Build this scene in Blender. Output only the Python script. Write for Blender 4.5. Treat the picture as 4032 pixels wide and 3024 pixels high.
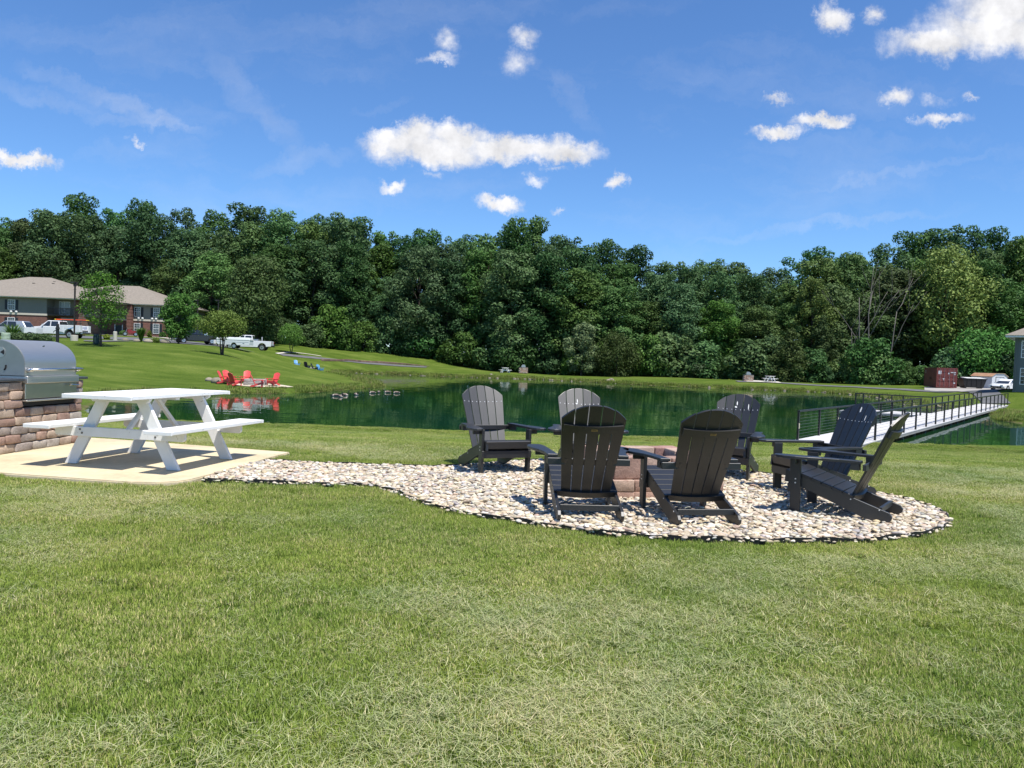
import bpy, bmesh, math, random
import numpy as np
from mathutils import Vector, Matrix
for o in list(bpy.data.objects): bpy.data.objects.remove(o)
SC = bpy.context.scene
COL = SC.collection
R = math.radians
# ------------------------------------------------------------------ camera
CAM_H, PITCH, ROLL, FPX = 1.265, R(1.88), R(2.0), 3060.0     # focal length in pixels of the 4032 px wide photograph
_F = np.array([0, math.cos(PITCH), -math.sin(PITCH)])
_R0 = np.array([1.0, 0, 0]); _U0 = np.array([0, math.sin(PITCH), math.cos(PITCH)])
_R = _R0*math.cos(ROLL) + _U0*math.sin(ROLL); _U = _U0*math.cos(ROLL) - _R0*math.sin(ROLL)
_O = np.array([0, 0, CAM_H])
cam_d = bpy.data.cameras.new('camera'); cam = bpy.data.objects.new('camera', cam_d); COL.objects.link(cam)
cam_d.sensor_width = 36; cam_d.lens = 36*FPX/4032; cam_d.clip_end = 3000; cam_d.clip_start = 0.05
M = Matrix.Identity(4)
for i in range(3): M[i][0], M[i][1], M[i][2], M[i][3] = _R[i], _U[i], -_F[i], _O[i]
cam.matrix_world = M
SC.camera = cam
def ray(px, py): return _F + (px-2016)/FPX*_R - (py-1512)/FPX*_U
def at(px, py, Y):                      # point on a pixel's ray at depth Y
    d = ray(px, py); return _O + d*(Y/d[1])
# ------------------------------------------------------------------ sky
SUN_AZ, SUN_EL = R(141), R(67)
W = bpy.data.worlds.new('World'); SC.world = W; W.use_nodes = True
nt = W.node_tree; nt.nodes.clear()
def N(tree, t, **kw):
    n = tree.nodes.new(t)
    for k, v in kw.items():
        if k.startswith('in_'):
            key = k[3:]; key = int(key) if key.isdigit() else key
            n.inputs[key].default_value = v
        else: setattr(n, k, v)
    return n
def L(tree, a, b): tree.links.new(a, b)
def mth(tree, op, a, b=None, c=None, clamp=False):
    n = tree.nodes.new('ShaderNodeMath'); n.operation = op; n.use_clamp = clamp
    for i, q in enumerate((a, b, c)):
        if q is None: continue
        if isinstance(q, (int, float)): n.inputs[i].default_value = q
        else: tree.links.new(q, n.inputs[i])
    return n.outputs[0]
def vmath(tree, op, a, b=None):
    n = tree.nodes.new('ShaderNodeVectorMath'); n.operation = op
    for i, q in enumerate((a, b)):
        if q is None: continue
        if isinstance(q, (tuple, list)): n.inputs[i].default_value = q
        else: tree.links.new(q, n.inputs[i])
    return n.outputs['Value'] if op in ('LENGTH', 'DOT_PRODUCT') else n.outputs[0]
def build_sky():
    sky = N(nt, 'ShaderNodeTexSky'); sky.sky_type = 'NISHITA'; sky.sun_disc = False
    sky.sun_elevation = SUN_EL; sky.sun_rotation = SUN_AZ; sky.air_density = 1.0; sky.dust_density = 0.0; sky.ozone_density = 4.0
    tc = N(nt, 'ShaderNodeTexCoord'); sep = N(nt, 'ShaderNodeSeparateXYZ'); L(nt, tc.outputs['Generated'], sep.inputs[0])
    x, y, z = sep.outputs
    fr = mth(nt, 'GREATER_THAN', y, 0.12)
    ys = mth(nt, 'MAXIMUM', y, 0.12)
    u = mth(nt, 'DIVIDE', x, ys); v = mth(nt, 'DIVIDE', z, ys)
    cmb = N(nt, 'ShaderNodeCombineXYZ'); L(nt, u, cmb.inputs[0]); L(nt, v, cmb.inputs[1])
    uv = cmb.outputs[0]
    n1 = N(nt, 'ShaderNodeTexNoise', in_Scale=17.0, in_Detail=9.0, in_Roughness=0.70); n1.noise_dimensions = '2D'; L(nt, uv, n1.inputs['Vector'])
    dd = vmath(nt, 'SUBTRACT', n1.outputs['Color'], (0.5, 0.5, 0.5)); dd = vmath(nt, 'MULTIPLY', dd, (0.062, 0.055, 0))
    uvd = vmath(nt, 'ADD', uv, dd)
    n2 = N(nt, 'ShaderNodeTexNoise', in_Scale=26.0, in_Detail=6.0, in_Roughness=0.6); n2.noise_dimensions = '2D'; L(nt, uv, n2.inputs['Vector'])
    clouds = [(1700,590,330,75,1),(2020,585,380,66,1),(1560,560,170,62,1),(1640,540,150,70,1),(1800,545,170,70,1),(2230,600,200,52,.9),(100,632,175,40,.95),(40,625,120,36,.9),(1545,735,85,34,.7),
        (1760,160,70,60,.42),(1720,225,100,26,.42),(2065,140,90,65,.55),(2050,250,100,70,.45),(1975,803,105,42,.85),(2430,718,75,36,.85),(2105,708,65,30,.45),(2190,658,70,20,.4),
        (3060,512,130,42,.95),(3230,478,135,42,.95),(3060,395,95,30,.55),(3950,130,420,130,1),(3700,170,270,85,.95),(3990,20,330,150,1),(3275,60,85,75,.85),(3430,60,60,55,.6),
        (3540,375,90,60,.75),(3700,472,140,34,.65),(3680,392,70,36,.3),(3810,385,60,24,.5),(556,541,50,18,.45),(2190,825,55,18,.4),(1700,680,45,24,.3)]
    best = None; shade = None
    for px, py, a, b, s in clouds:
        d = ray(px, py); cu, cv = d[0]/d[1], d[2]/d[1]
        e = vmath(nt, 'SUBTRACT', uvd, (cu, cv, 0)); e = vmath(nt, 'MULTIPLY', e, (FPX/a, FPX/b, 0))
        dens = mth(nt, 'MULTIPLY_ADD', vmath(nt, 'LENGTH', e), -1.0, 1.0)
        dens = mth(nt, 'MULTIPLY', mth(nt, 'MAXIMUM', dens, 0.0), s)
        best = dens if best is None else mth(nt, 'MAXIMUM', best, dens)
    puff = mth(nt, 'MULTIPLY_ADD', n2.outputs['Fac'], 0.50, -0.25)
    m = mth(nt, 'ADD', best, mth(nt, 'MULTIPLY', puff, mth(nt, 'MULTIPLY', best, 6.0, clamp=True)))
    mr = N(nt, 'ShaderNodeMapRange', in_1=0.0, in_2=0.72); mr.interpolation_type = 'SMOOTHSTEP'; L(nt, m, mr.inputs[0])
    near = mth(nt, 'MULTIPLY', mr.outputs[0], fr)
    # thin high cirrus in long streaks
    mp = N(nt, 'ShaderNodeMapping'); mp.inputs['Rotation'].default_value = (0, 0, R(28)); mp.inputs['Scale'].default_value = (1.6, 6.5, 1); L(nt, uvd, mp.inputs['Vector'])
    n3 = N(nt, 'ShaderNodeTexNoise', in_Scale=1.5, in_Detail=8.0, in_Roughness=0.66); n3.noise_dimensions = '2D'; L(nt, mp.outputs[0], n3.inputs['Vector'])
    c3 = N(nt, 'ShaderNodeMapRange', in_1=0.50, in_2=0.90, in_3=0.0, in_4=0.34); L(nt, n3.outputs['Fac'], c3.inputs[0])
    cir = mth(nt, 'MULTIPLY', c3.outputs[0], mth(nt, 'MULTIPLY', fr, mth(nt, 'LESS_THAN', v, 1.6)))
    wisp = None
    for px, py, a, b, an, s in [(450,400,430,46,17,.34),(140,375,330,42,13,.26),(560,482,260,24,2,.22),(1000,400,330,70,46,.22),(1180,640,240,46,-14,.22),(2265,400,190,42,56,.20),(1500,430,140,20,-18,.2),(3500,690,560,22,-13,.16),(3250,890,620,26,-9,.22),(2500,30,300,40,-8,.14)]:
        d = ray(px, py); e = vmath(nt, 'SUBTRACT', uvd, (d[0]/d[1], d[2]/d[1], 0)); ca, sa = math.cos(R(-an)), math.sin(R(-an))
        p = mth(nt, 'MULTIPLY', vmath(nt, 'DOT_PRODUCT', e, (ca, sa, 0)), FPX/a); q = mth(nt, 'MULTIPLY', vmath(nt, 'DOT_PRODUCT', e, (-sa, ca, 0)), FPX/b)
        k = mth(nt, 'MULTIPLY_ADD', mth(nt, 'ADD', mth(nt, 'MULTIPLY', p, p), mth(nt, 'MULTIPLY', q, q)), -1.0, 1.0)
        k = mth(nt, 'MULTIPLY', mth(nt, 'MAXIMUM', k, 0.0), s*.62); wisp = k if wisp is None else mth(nt, 'ADD', wisp, k)
    wisp = mth(nt, 'MULTIPLY', mth(nt, 'MULTIPLY', wisp, mth(nt, 'MULTIPLY_ADD', n3.outputs['Fac'], 3.4, -.9)), fr)
    cir = mth(nt, 'MAXIMUM', mth(nt, 'MULTIPLY', cir, .45), wisp)
    # the same fair-weather cumulus over the rest of the sky
    zs = mth(nt, 'MAXIMUM', z, 0.08)
    cm2 = N(nt, 'ShaderNodeCombineXYZ'); L(nt, mth(nt, 'DIVIDE', x, zs), cm2.inputs[0]); L(nt, mth(nt, 'DIVIDE', y, zs), cm2.inputs[1])
    n4 = N(nt, 'ShaderNodeTexNoise', in_Scale=1.1, in_Detail=6.0, in_Roughness=0.58); n4.noise_dimensions = '2D'; L(nt, cm2.outputs[0], n4.inputs['Vector'])
    c4 = N(nt, 'ShaderNodeMapRange', in_1=0.60, in_2=0.72); c4.interpolation_type = 'SMOOTHSTEP'; L(nt, n4.outputs['Fac'], c4.inputs[0])
    rest = mth(nt, 'MULTIPLY', c4.outputs[0], mth(nt, 'LESS_THAN', y, 0.12))
    tot = mth(nt, 'MAXIMUM', mth(nt, 'MAXIMUM', near, cir), rest)
    tot = mth(nt, 'MULTIPLY', tot, mth(nt, 'GREATER_THAN', z, 0.0))
    hsv = N(nt, 'ShaderNodeMix'); hsv.data_type = 'RGBA'; hsv.blend_type = 'MULTIPLY'; hsv.inputs[0].default_value = 1.0; hsv.inputs[7].default_value = (.545, .75, .98, 1); L(nt, sky.outputs[0], hsv.inputs[6])
    n5 = mth(nt, 'MULTIPLY_ADD', n2.outputs['Fac'], 4.2, 3.15)
    cc = N(nt, 'ShaderNodeCombineColor'); L(nt, n5, cc.inputs[0]); L(nt, n5, cc.inputs[1]); L(nt, mth(nt, 'MULTIPLY', n5, 1.03), cc.inputs[2])
    mix = N(nt, 'ShaderNodeMix'); mix.data_type = 'RGBA'; L(nt, tot, mix.inputs[0]); L(nt, hsv.outputs[2], mix.inputs[6]); L(nt, cc.outputs[0], mix.inputs[7])
    bg = N(nt, 'ShaderNodeBackground', in_Strength=0.12); L(nt, mix.outputs[2], bg.inputs[0])
    out = N(nt, 'ShaderNodeOutputWorld'); L(nt, bg.outputs[0], out.inputs[0])
build_sky()
sl = bpy.data.lights.new('sun', 'SUN'); sl.energy = 4.9; sl.angle = R(0.53); sl.color = (1.0, 0.955, 0.88)
sun = bpy.data.objects.new('sun', sl); COL.objects.link(sun)
SD = Vector((math.sin(SUN_AZ)*math.cos(SUN_EL), math.cos(SUN_AZ)*math.cos(SUN_EL), math.sin(SUN_EL)))
sun.rotation_euler = SD.to_track_quat('Z', 'Y').to_euler(); sun.location = SD*60
SC.view_settings.view_transform = 'Standard'; SC.view_settings.look = 'None'; SC.view_settings.exposure = 0.5; SC.view_settings.gamma = 1.0
SC.view_settings.use_curve_mapping = False
SC.render.engine = 'CYCLES'
SC.cycles.max_bounces = 6; SC.cycles.diffuse_bounces = 2; SC.cycles.glossy_bounces = 3; SC.cycles.transmission_bounces = 3; SC.cycles.transparent_max_bounces = 4
# ------------------------------------------------------------------ helpers
def tag(o, label=None, cat=None, group=None, kind=None):
    if label: o['label'] = label
    if cat: o['category'] = cat
    if group: o['group'] = group
    if kind: o['kind'] = kind
    return o
def thing(name, label, cat, loc=(0,0,0), rz=0.0, group=None):
    o = bpy.data.objects.new(name, None); COL.objects.link(o); o.empty_display_size = 0.1
    o.location = loc; o.rotation_euler = (0, 0, rz); return tag(o, label, cat, group)
def head(d): return math.atan2(-d[0], d[1])              # rotation that turns local +Y to d
class MB:
    def __init__(s): s.v = []; s.f = []
    def add(s, V, F):
        b = len(s.v); s.v += [tuple(map(float, p)) for p in V]; s.f += [tuple(b+i for i in f) for f in F]; return s
    def box(s, x0, x1, y0, y1, z0, z1):
        return s.add([(x0,y0,z0),(x1,y0,z0),(x1,y1,z0),(x0,y1,z0),(x0,y0,z1),(x1,y0,z1),(x1,y1,z1),(x0,y1,z1)],
                     [(0,3,2,1),(4,5,6,7),(0,1,5,4),(1,2,6,5),(2,3,7,6),(3,0,4,7)])
    def frust(s, b, t, z0, z1):       # b, t = (x0,x1,y0,y1) at the bottom and at the top
        V = [(b[0],b[2],z0),(b[1],b[2],z0),(b[1],b[3],z0),(b[0],b[3],z0),(t[0],t[2],z1),(t[1],t[2],z1),(t[1],t[3],z1),(t[0],t[3],z1)]
        return s.add(V, [(0,3,2,1),(4,5,6,7),(0,1,5,4),(1,2,6,5),(2,3,7,6),(3,0,4,7)])
    def hexa(s, V): return s.add(V, [(0,3,2,1),(4,5,6,7),(0,1,5,4),(1,2,6,5),(2,3,7,6),(3,0,4,7)])
    def prism(s, poly, axis, a0, a1):
        n = len(poly)
        def P(p, a): return (a, p[0], p[1]) if axis == 0 else (p[0], a, p[1]) if axis == 1 else (p[0], p[1], a)
        V = [P(p, a0) for p in poly] + [P(p, a1) for p in poly]
        return s.add(V, [tuple(range(n))[::-1], tuple(range(n, 2*n))] + [(i, (i+1) % n, n+(i+1) % n, n+i) for i in range(n)])
    def tube(s, pts, r, n=8, cap=True):
        pts = [Vector(p) for p in pts]; rr = r if isinstance(r, (list, tuple)) else [r]*len(pts)
        b = len(s.v); up = None
        for i, p in enumerate(pts):
            t = (pts[min(i+1, len(pts)-1)] - pts[max(i-1, 0)]).normalized()
            if up is None: up = Vector((0, 0, 1)) if abs(t.z) < .9 else Vector((1, 0, 0))
            a = t.cross(up).normalized(); c = a.cross(t).normalized(); up = c
            for k in range(n):
                w = 2*math.pi*k/n; s.v.append(tuple(p + a*math.cos(w)*rr[i] + c*math.sin(w)*rr[i]))
        for i in range(len(pts)-1):
            for k in range(n):
                k2 = (k+1) % n; s.f.append((b+i*n+k, b+i*n+k2, b+(i+1)*n+k2, b+(i+1)*n+k))
        if cap:
            s.f.append(tuple(b+k for k in range(n))[::-1]); s.f.append(tuple(b+(len(pts)-1)*n+k for k in range(n)))
        return s
    def lathe(s, prof, n=16, c=(0,0,0)):
        b = len(s.v)
        for r, z in prof:
            for k in range(n):
                w = 2*math.pi*k/n; s.v.append((c[0]+r*math.cos(w), c[1]+r*math.sin(w), c[2]+z))
        for i in range(len(prof)-1):
            for k in range(n):
                k2 = (k+1) % n; s.f.append((b+i*n+k, b+i*n+k2, b+(i+1)*n+k2, b+(i+1)*n+k))
        s.f.append(tuple(b+k for k in range(n))[::-1]); s.f.append(tuple(b+(len(prof)-1)*n+k for k in range(n)))
        return s
    def xf(s, Mx): s.v = [tuple(Mx @ Vector(p)) for p in s.v]; return s
    def mesh(s, name, m=None, smooth=False, bevel=0, seg=1):
        me = bpy.data.meshes.new(name); me.from_pydata(s.v, [], s.f)
        bm = bmesh.new(); bm.from_mesh(me); bmesh.ops.recalc_face_normals(bm, faces=bm.faces[:])
        if bevel: bmesh.ops.bevel(bm, geom=bm.edges[:]+bm.verts[:], offset=bevel, segments=seg, affect='EDGES', clamp_overlap=True)
        bm.to_mesh(me); bm.free()
        if smooth: me.shade_smooth()
        if m: me.materials.append(m)
        return me
    def build(s, name, m=None, parent=None, smooth=False, bevel=0, seg=1):
        o = bpy.data.objects.new(name, s.mesh(name, m, smooth, bevel, seg)); COL.objects.link(o)
        if parent: o.parent = parent
        return o
def auto_smooth(o, deg=35):
    me = o.data; me.shade_smooth()
    try: me.set_sharp_from_angle(angle=R(deg))
    except Exception: pass
    return o
def inst(me, name, parent=None, loc=(0,0,0), rot=(0,0,0), scale=(1,1,1)):
    o = bpy.data.objects.new(name, me); COL.objects.link(o); o.parent = parent
    o.location = loc; o.rotation_euler = rot; o.scale = scale; return o
KIDS = {}
def copy_tree(o, parent=None):
    c = o.copy(); COL.objects.link(c); c.parent = parent
    for ch in [q for q in o.children]: copy_tree(ch, c)
    return c
def np_mesh(name, V, F, mats=(), smooth=False, corner=None):
    """V (n,3), F (m,k) arrays -> mesh quickly"""
    V = np.asarray(V, np.float32); F = np.asarray(F, np.int32); k = F.shape[1]
    me = bpy.data.meshes.new(name); me.vertices.add(len(V)); me.vertices.foreach_set('co', V.ravel())
    me.loops.add(F.size); me.loops.foreach_set('vertex_index', F.ravel())
    me.polygons.add(len(F)); me.polygons.foreach_set('loop_start', np.arange(0, F.size, k, dtype=np.int32))
    me.polygons.foreach_set('loop_total', np.full(len(F), k, np.int32))
    if smooth: me.polygons.foreach_set('use_smooth', np.ones(len(F), bool))
    for m in mats: me.materials.append(m)
    me.update(calc_edges=True); me.validate(); return me
def vcol(me, name, vals):
    a = me.attributes.new(name, 'FLOAT_COLOR', 'POINT'); d = np.ones((len(vals), 4), np.float32); d[:, :vals.shape[1]] = vals
    a.data.foreach_set('color', d.ravel())
def inside(P, poly):
    P = np.asarray(P, float); x, y = P[:, 0], P[:, 1]; q = np.asarray(poly, float); r = np.zeros(len(P), bool)
    for i in range(len(q)):
        x0, y0 = q[i-1]; x1, y1 = q[i]
        c = (y0 > y) != (y1 > y); xi = (x1-x0)*(y-y0)/((y1-y0) if y1 != y0 else 1e-9) + x0; r ^= c & (x < xi)
    return r
def polydist(P, poly):
    P = np.asarray(P, float)[:, :2]; q = np.asarray(poly, float); d = np.full(len(P), 1e9)
    for i in range(len(q)):
        a = q[i-1]; b = q[i]; ab = b-a; t = np.clip(((P-a) @ ab)/max(ab @ ab, 1e-9), 0, 1)
        d = np.minimum(d, np.hypot(*(P - a - t[:, None]*ab).T))
    return d
def smooth_closed(poly, n=6):
    q = np.asarray(poly, float); out = []; k = len(q)
    for i in range(k):
        p0, p1, p2, p3 = q[i-1], q[i], q[(i+1) % k], q[(i+2) % k]
        for t in np.arange(n)/n:
            out.append(.5*((2*p1)+(-p0+p2)*t+(2*p0-5*p1+4*p2-p3)*t*t+(-p0+3*p1-3*p2+p3)*t**3))
    return np.array(out)
# ------------------------------------------------------------------ materials
MATS = {}
def mat(name, col, rough=0.6, metal=0.0, spec=0.5, var=0.0, vscale=8.0, bump=0.0, bscale=40.0, col2=None, stretch=None, coat=0.0, randv=0.0):
    """Principled material with procedural colour variation (two noise scales) and bump"""
    if name in MATS: return MATS[name]
    m = bpy.data.materials.new(name); m.use_nodes = True; t = m.node_tree; b = t.nodes['Principled BSDF']
    b.inputs['Roughness'].default_value = rough; b.inputs['Metallic'].default_value = metal; b.inputs['Specular IOR Level'].default_value = spec
    b.inputs['Coat Weight'].default_value = coat
    tc = N(t, 'ShaderNodeTexCoord'); mp = N(t, 'ShaderNodeMapping'); L(t, tc.outputs['Object'], mp.inputs[0])
    if stretch: mp.inputs['Scale'].default_value = stretch
    n1 = N(t, 'ShaderNodeTexNoise', in_Scale=vscale, in_Detail=5.0, in_Roughness=0.6); L(t, mp.outputs[0], n1.inputs['Vector'])
    mr = N(t, 'ShaderNodeMapRange', in_1=0.3, in_2=0.7); L(t, n1.outputs['Fac'], mr.inputs[0])
    mx = N(t, 'ShaderNodeMix'); mx.data_type = 'RGBA'; L(t, mr.outputs[0], mx.inputs[0])
    c2 = col2 or tuple(c*(1-var) for c in col)
    mx.inputs[6].default_value = (*col, 1); mx.inputs[7].default_value = (*c2, 1)
    res = mx.outputs[2]
    if randv:
        oi = N(t, 'ShaderNodeObjectInfo'); hs = N(t, 'ShaderNodeHueSaturation'); L(t, res, hs.inputs['Color'])
        L(t, mth(t, 'MULTIPLY_ADD', oi.outputs['Random'], 2*randv, 1-randv), hs.inputs['Value']); res = hs.outputs[0]
    L(t, res, b.inputs['Base Color'])
    if bump:
        n2 = N(t, 'ShaderNodeTexNoise', in_Scale=bscale, in_Detail=4.0); L(t, mp.outputs[0], n2.inputs['Vector'])
        bp = N(t, 'ShaderNodeBump', in_Strength=bump, in_Distance=0.01); L(t, n2.outputs['Fac'], bp.inputs['Height']); L(t, bp.outputs[0], b.inputs['Normal'])
    MATS[name] = m; return m
def ramp(t, fac, stops, mode='LINEAR'):
    n = N(t, 'ShaderNodeValToRGB'); n.color_ramp.interpolation = mode; e = n.color_ramp.elements
    while len(e) < len(stops): e.new(0.5)
    for i, (p, c) in enumerate(stops): e[i].position = p; e[i].color = (*c, 1)
    L(t, fac, n.inputs[0]); return n.outputs[0]
def mixc(t, fac, a, b, mode='MIX'):
    n = N(t, 'ShaderNodeMix'); n.data_type = 'RGBA'; n.blend_type = mode
    for i, q in ((0, fac), (6, a), (7, b)):
        if isinstance(q, (int, float)): n.inputs[i].default_value = q
        elif isinstance(q, tuple): n.inputs[i].default_value = (*q, 1)
        else: L(t, q, n.inputs[i])
    return n.outputs[2]
def new_mat(name):
    m = bpy.data.materials.new(name); m.use_nodes = True; t = m.node_tree; MATS[name] = m
    return m, t, t.nodes['Principled BSDF']
def noise(t, vec, scale, detail=4.0, rough=0.55):
    n = N(t, 'ShaderNodeTexNoise', in_Scale=scale, in_Detail=detail, in_Roughness=rough)
    if vec is not None: L(t, vec, n.inputs['Vector'])
    return n.outputs['Fac']
def world_pos(t): return N(t, 'ShaderNodeNewGeometry').outputs['Position']
# ------------------------------------------------------------------ terrain
WATER = -1.70
POND = smooth_closed([(-15.5,30.6),(-12.5,29.3),(-9.8,29.5),(-4.9,29.3),(-.1,29.3),(4.8,29.5),(9.7,30),(14.9,30.6),(21.2,32),(32,34),(50,38),(60,42),(50,46),(40,47.5),(32.6,48.4),(32.0,50),(33.2,53.4),(37,60),(39,65),(35.4,68),(38,76),(40.5,84),(41.5,92),(41,97),(39,100.3),(32.8,101.9),(26.1,102.3),(20.3,104),(11.7,109.3),(4.9,113.2),(-.1,114.1),(-7.8,112.5),(-13.7,113.5),(-20.0,115),(-23.5,112),(-23.5,107),(-20.5,98),(-17,90),(-14.5,82),(-12.9,75),(-11.9,70.5),(-12.0,67),(-13.1,62.2),(-13.8,58.2),(-14.6,55.2),(-16.3,52.9),(-18.7,50.9),(-21,47),(-21,40),(-18.5,34)], 3)
_ctl = []
def ctl(px, py, Y): _ctl.append(tuple(at(px, py, Y)))
for x in (-30, -18, -9, 0, 9, 18, 30):
    for y in (-30, -10, 0, 5, 9.6): _ctl.append((x, y, 0.0))
for x in (-13, -6, 0, 6, 12, 18): _ctl += [(x, 19.5, -.83)]
_ctl += [(-26, 20, -.3), (-30, 32, -.6), (-28, 42, -.8), (40, 22, -.8), (60, 30, -.8), (70, 45, -1.0), (55, 55, -1.0)]
for p in POND[::4]: _ctl.append((p[0], p[1], WATER+.1))
for a in [(1085,1512,56.5),(930,1510,57),(700,1490,60),(1000,1440,68),(875,1394,80),(1170,1464,74),(1300,1488,70),(1240,1476,72),(1150,1470,85),(395,1363,76),(292,1338,80),(226,1331,86),(379,1357,78),
          (640,1327,124),(300,1316,114),(50,1318,110),(771,1354,107),(977,1377,97),(925,1373,92),(1147,1391,116),(1195,1453,105),(702,1354,93),
          (1100,1394,112),(1254,1409,118),(1371,1421,122.5),(1500,1434,124.5),(1680,1445,124.5),(1952,1464,122),(1152,1360,130),(1300,1373,134),(1500,1388,136),(1680,1412,136),(1870,1450,134),
          (2123,1475,129),(2400,1480,128),(2692,1486,127),(2917,1498,126),(1990,1466,120),(2060,1468,120),(3030,1505,109),(2930,1501,110),(3357,1523,107),(3696,1527,102),(3825,1530,104),(3940,1541,94),(4000,1537,75),(3920,1529,109),(3690,1541,97)]: ctl(*a)
_ctl += [(43.9,71.2,-1.47),(40,72,-1.5),(47,70,-1.2),(36,53,-1.5),(41,60,-1.45),(60,75,-.1),(70,110,-.3),(0,170,1.5),(60,170,1),(-60,170,4),(-110,110,3),(-110,60,1.5),(-60,50,.5),(-45,70,.9),(-80,90,2.0)]
_c = np.array(_ctl); _n = len(_c)
def _K(d2): return np.where(d2 > 0, d2*np.log(np.maximum(d2, 1e-12))*.5, 0)
_A = np.zeros((_n+3, _n+3)); _d = ((_c[:, None, :2]-_c[None, :, :2])**2).sum(-1)
_A[:_n, :_n] = _K(_d) + np.eye(_n)*6.0; _A[:_n, _n] = 1; _A[:_n, _n+1:] = _c[:, :2]; _A[_n, :_n] = 1; _A[_n+1:, :_n] = _c[:, :2].T
_w = np.linalg.solve(_A, np.concatenate([_c[:, 2], np.zeros(3)]))
def tps(P):
    out = np.empty(len(P))
    for i in range(0, len(P), 20000):
        q = P[i:i+20000]; d = ((q[:, None]-_c[None, :, :2])**2).sum(-1); out[i:i+20000] = _K(d) @ _w[:_n] + _w[_n] + q @ _w[_n+1:]
    return out
def sstep(a, b, x): t = np.clip((x-a)/(b-a), 0, 1); return t*t*(3-2*t)
def terrain(P):
    P = np.asarray(P, float)[:, :2]; x, y = P.T
    z = tps(np.clip(P, [-110, -30], [90, 165]))
    rr = np.hypot(x, y-60); z = z*(1-sstep(120, 260, rr)) + 1.5*sstep(120, 260, rr)
    # level garden around the seats, then an even fall to the shore
    near = np.interp(y, [-99, 10.2, 11.5, 29.2, 34], [0, 0, -.07, -1.66, -1.7])
    wn = (1-sstep(30.5, 35, y))*sstep(-24, -15, x)*(1-sstep(24, 34, x)); z = z*(1-wn) + near*wn
    dn = np.minimum(np.abs(x)/14, np.abs(y-3)/8); flat = (1-sstep(.9, 1.4, np.maximum(np.abs(x)/14, np.abs(y-2)/8.6))); z = z*(1-flat)
    d = polydist(P, POND); ins = inside(P, POND)
    w = sstep(.3, 3.2, d); lip = WATER + .04 + .26*np.minimum(d, 1.4)
    land = np.maximum(z, WATER+.06)*w + lip*(1-w)
    return np.where(ins, WATER - .05 - np.minimum(.22*d, 1.8), land) - .045
def tz(x, y): return float(terrain([(x, y)])[0])
def axis(a): return np.unique(np.round(np.concatenate(a), 3))
gx = axis([np.linspace(-700, -120, 14), np.arange(-120, -30, 1.5), np.arange(-30, 50, .6), np.arange(50, 90, 1.5), np.linspace(90, 700, 14)])
gy = axis([np.linspace(-500, -15, 14), np.arange(-15, 26, .8), np.arange(26, 33, .4), np.arange(33, 75, .7), np.arange(75, 135, .9), np.linspace(135, 170, 14), np.linspace(170, 900, 14)])
GX, GY = np.meshgrid(gx, gy); P = np.stack([GX.ravel(), GY.ravel()], 1); gz = terrain(P)
nx, ny = len(gx), len(gy); I = np.arange(nx*ny).reshape(ny, nx)
F = np.stack([I[:-1, :-1].ravel(), I[:-1, 1:].ravel(), I[1:, 1:].ravel(), I[1:, :-1].ravel()], 1)
def lawn_tone(t, pos):
    """large, soft differences across the mown lawn: fresh green, faded and strawy"""
    a = noise(t, pos, .35, 5.0, .6); b = noise(t, pos, 1.7, 4.0, .6)
    return a, b
def ground_mat():
    m, t, b = new_mat('lawn_ground'); pos = world_pos(t)
    a, c = lawn_tone(t, pos)
    mp = N(t, 'ShaderNodeMapping'); mp.inputs['Scale'].default_value = (.10, .55, .5); mp.inputs['Rotation'].default_value = (0, 0, R(12)); L(t, pos, mp.inputs[0])
    s = noise(t, mp.outputs[0], 1.0, 5.0, .6)
    g = ramp(t, mth(t, 'ADD', mth(t, 'MULTIPLY', a, .5), mth(t, 'MULTIPLY', s, .5)), [(.34, (.055, .096, .012)), (.50, (.092, .138, .022)), (.64, (.145, .185, .040))])
    fine = noise(t, pos, 9.0, 5.0, .7)
    g = mixc(t, 1.0, g, ramp(t, fine, [(.25, (.42, .48, .38)), (.75, (1.28, 1.22, 1.25))]), 'MULTIPLY')
    sep = N(t, 'ShaderNodeSeparateXYZ'); L(t, pos, sep.inputs[0])
    # bare bank along the water line
    hgt = mth(t, 'ADD', sep.outputs[2], mth(t, 'MULTIPLY', noise(t, pos, .9, 5.0, .7), -.75))
    mr = N(t, 'ShaderNodeMapRange', in_1=WATER-.40, in_2=WATER-.30); L(t, hgt, mr.inputs[0])
    soil = ramp(t, noise(t, pos, 3.0, 6.0, .7), [(.3, (.05, .045, .022)), (.5, (.11, .10, .045)), (.7, (.20, .18, .09))])
    col = mixc(t, mr.outputs[0], soil, g)
    L(t, col, b.inputs['Base Color']); b.inputs['Roughness'].default_value = .9; b.inputs['Specular IOR Level'].default_value = .05
    bp = N(t, 'ShaderNodeBump', in_Strength=.9, in_Distance=.06); L(t, noise(t, pos, 7.0, 6.0, .75), bp.inputs['Height']); L(t, bp.outputs[0], b.inputs['Normal'])
    return m
me = np_mesh('ground', np.column_stack([P, gz]), F, [ground_mat()], smooth=True)
ground = bpy.data.objects.new('ground', me); COL.objects.link(ground); tag(ground, 'mown grass sloping from the seats to the pond and up the hill', 'ground', kind='structure')
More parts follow.
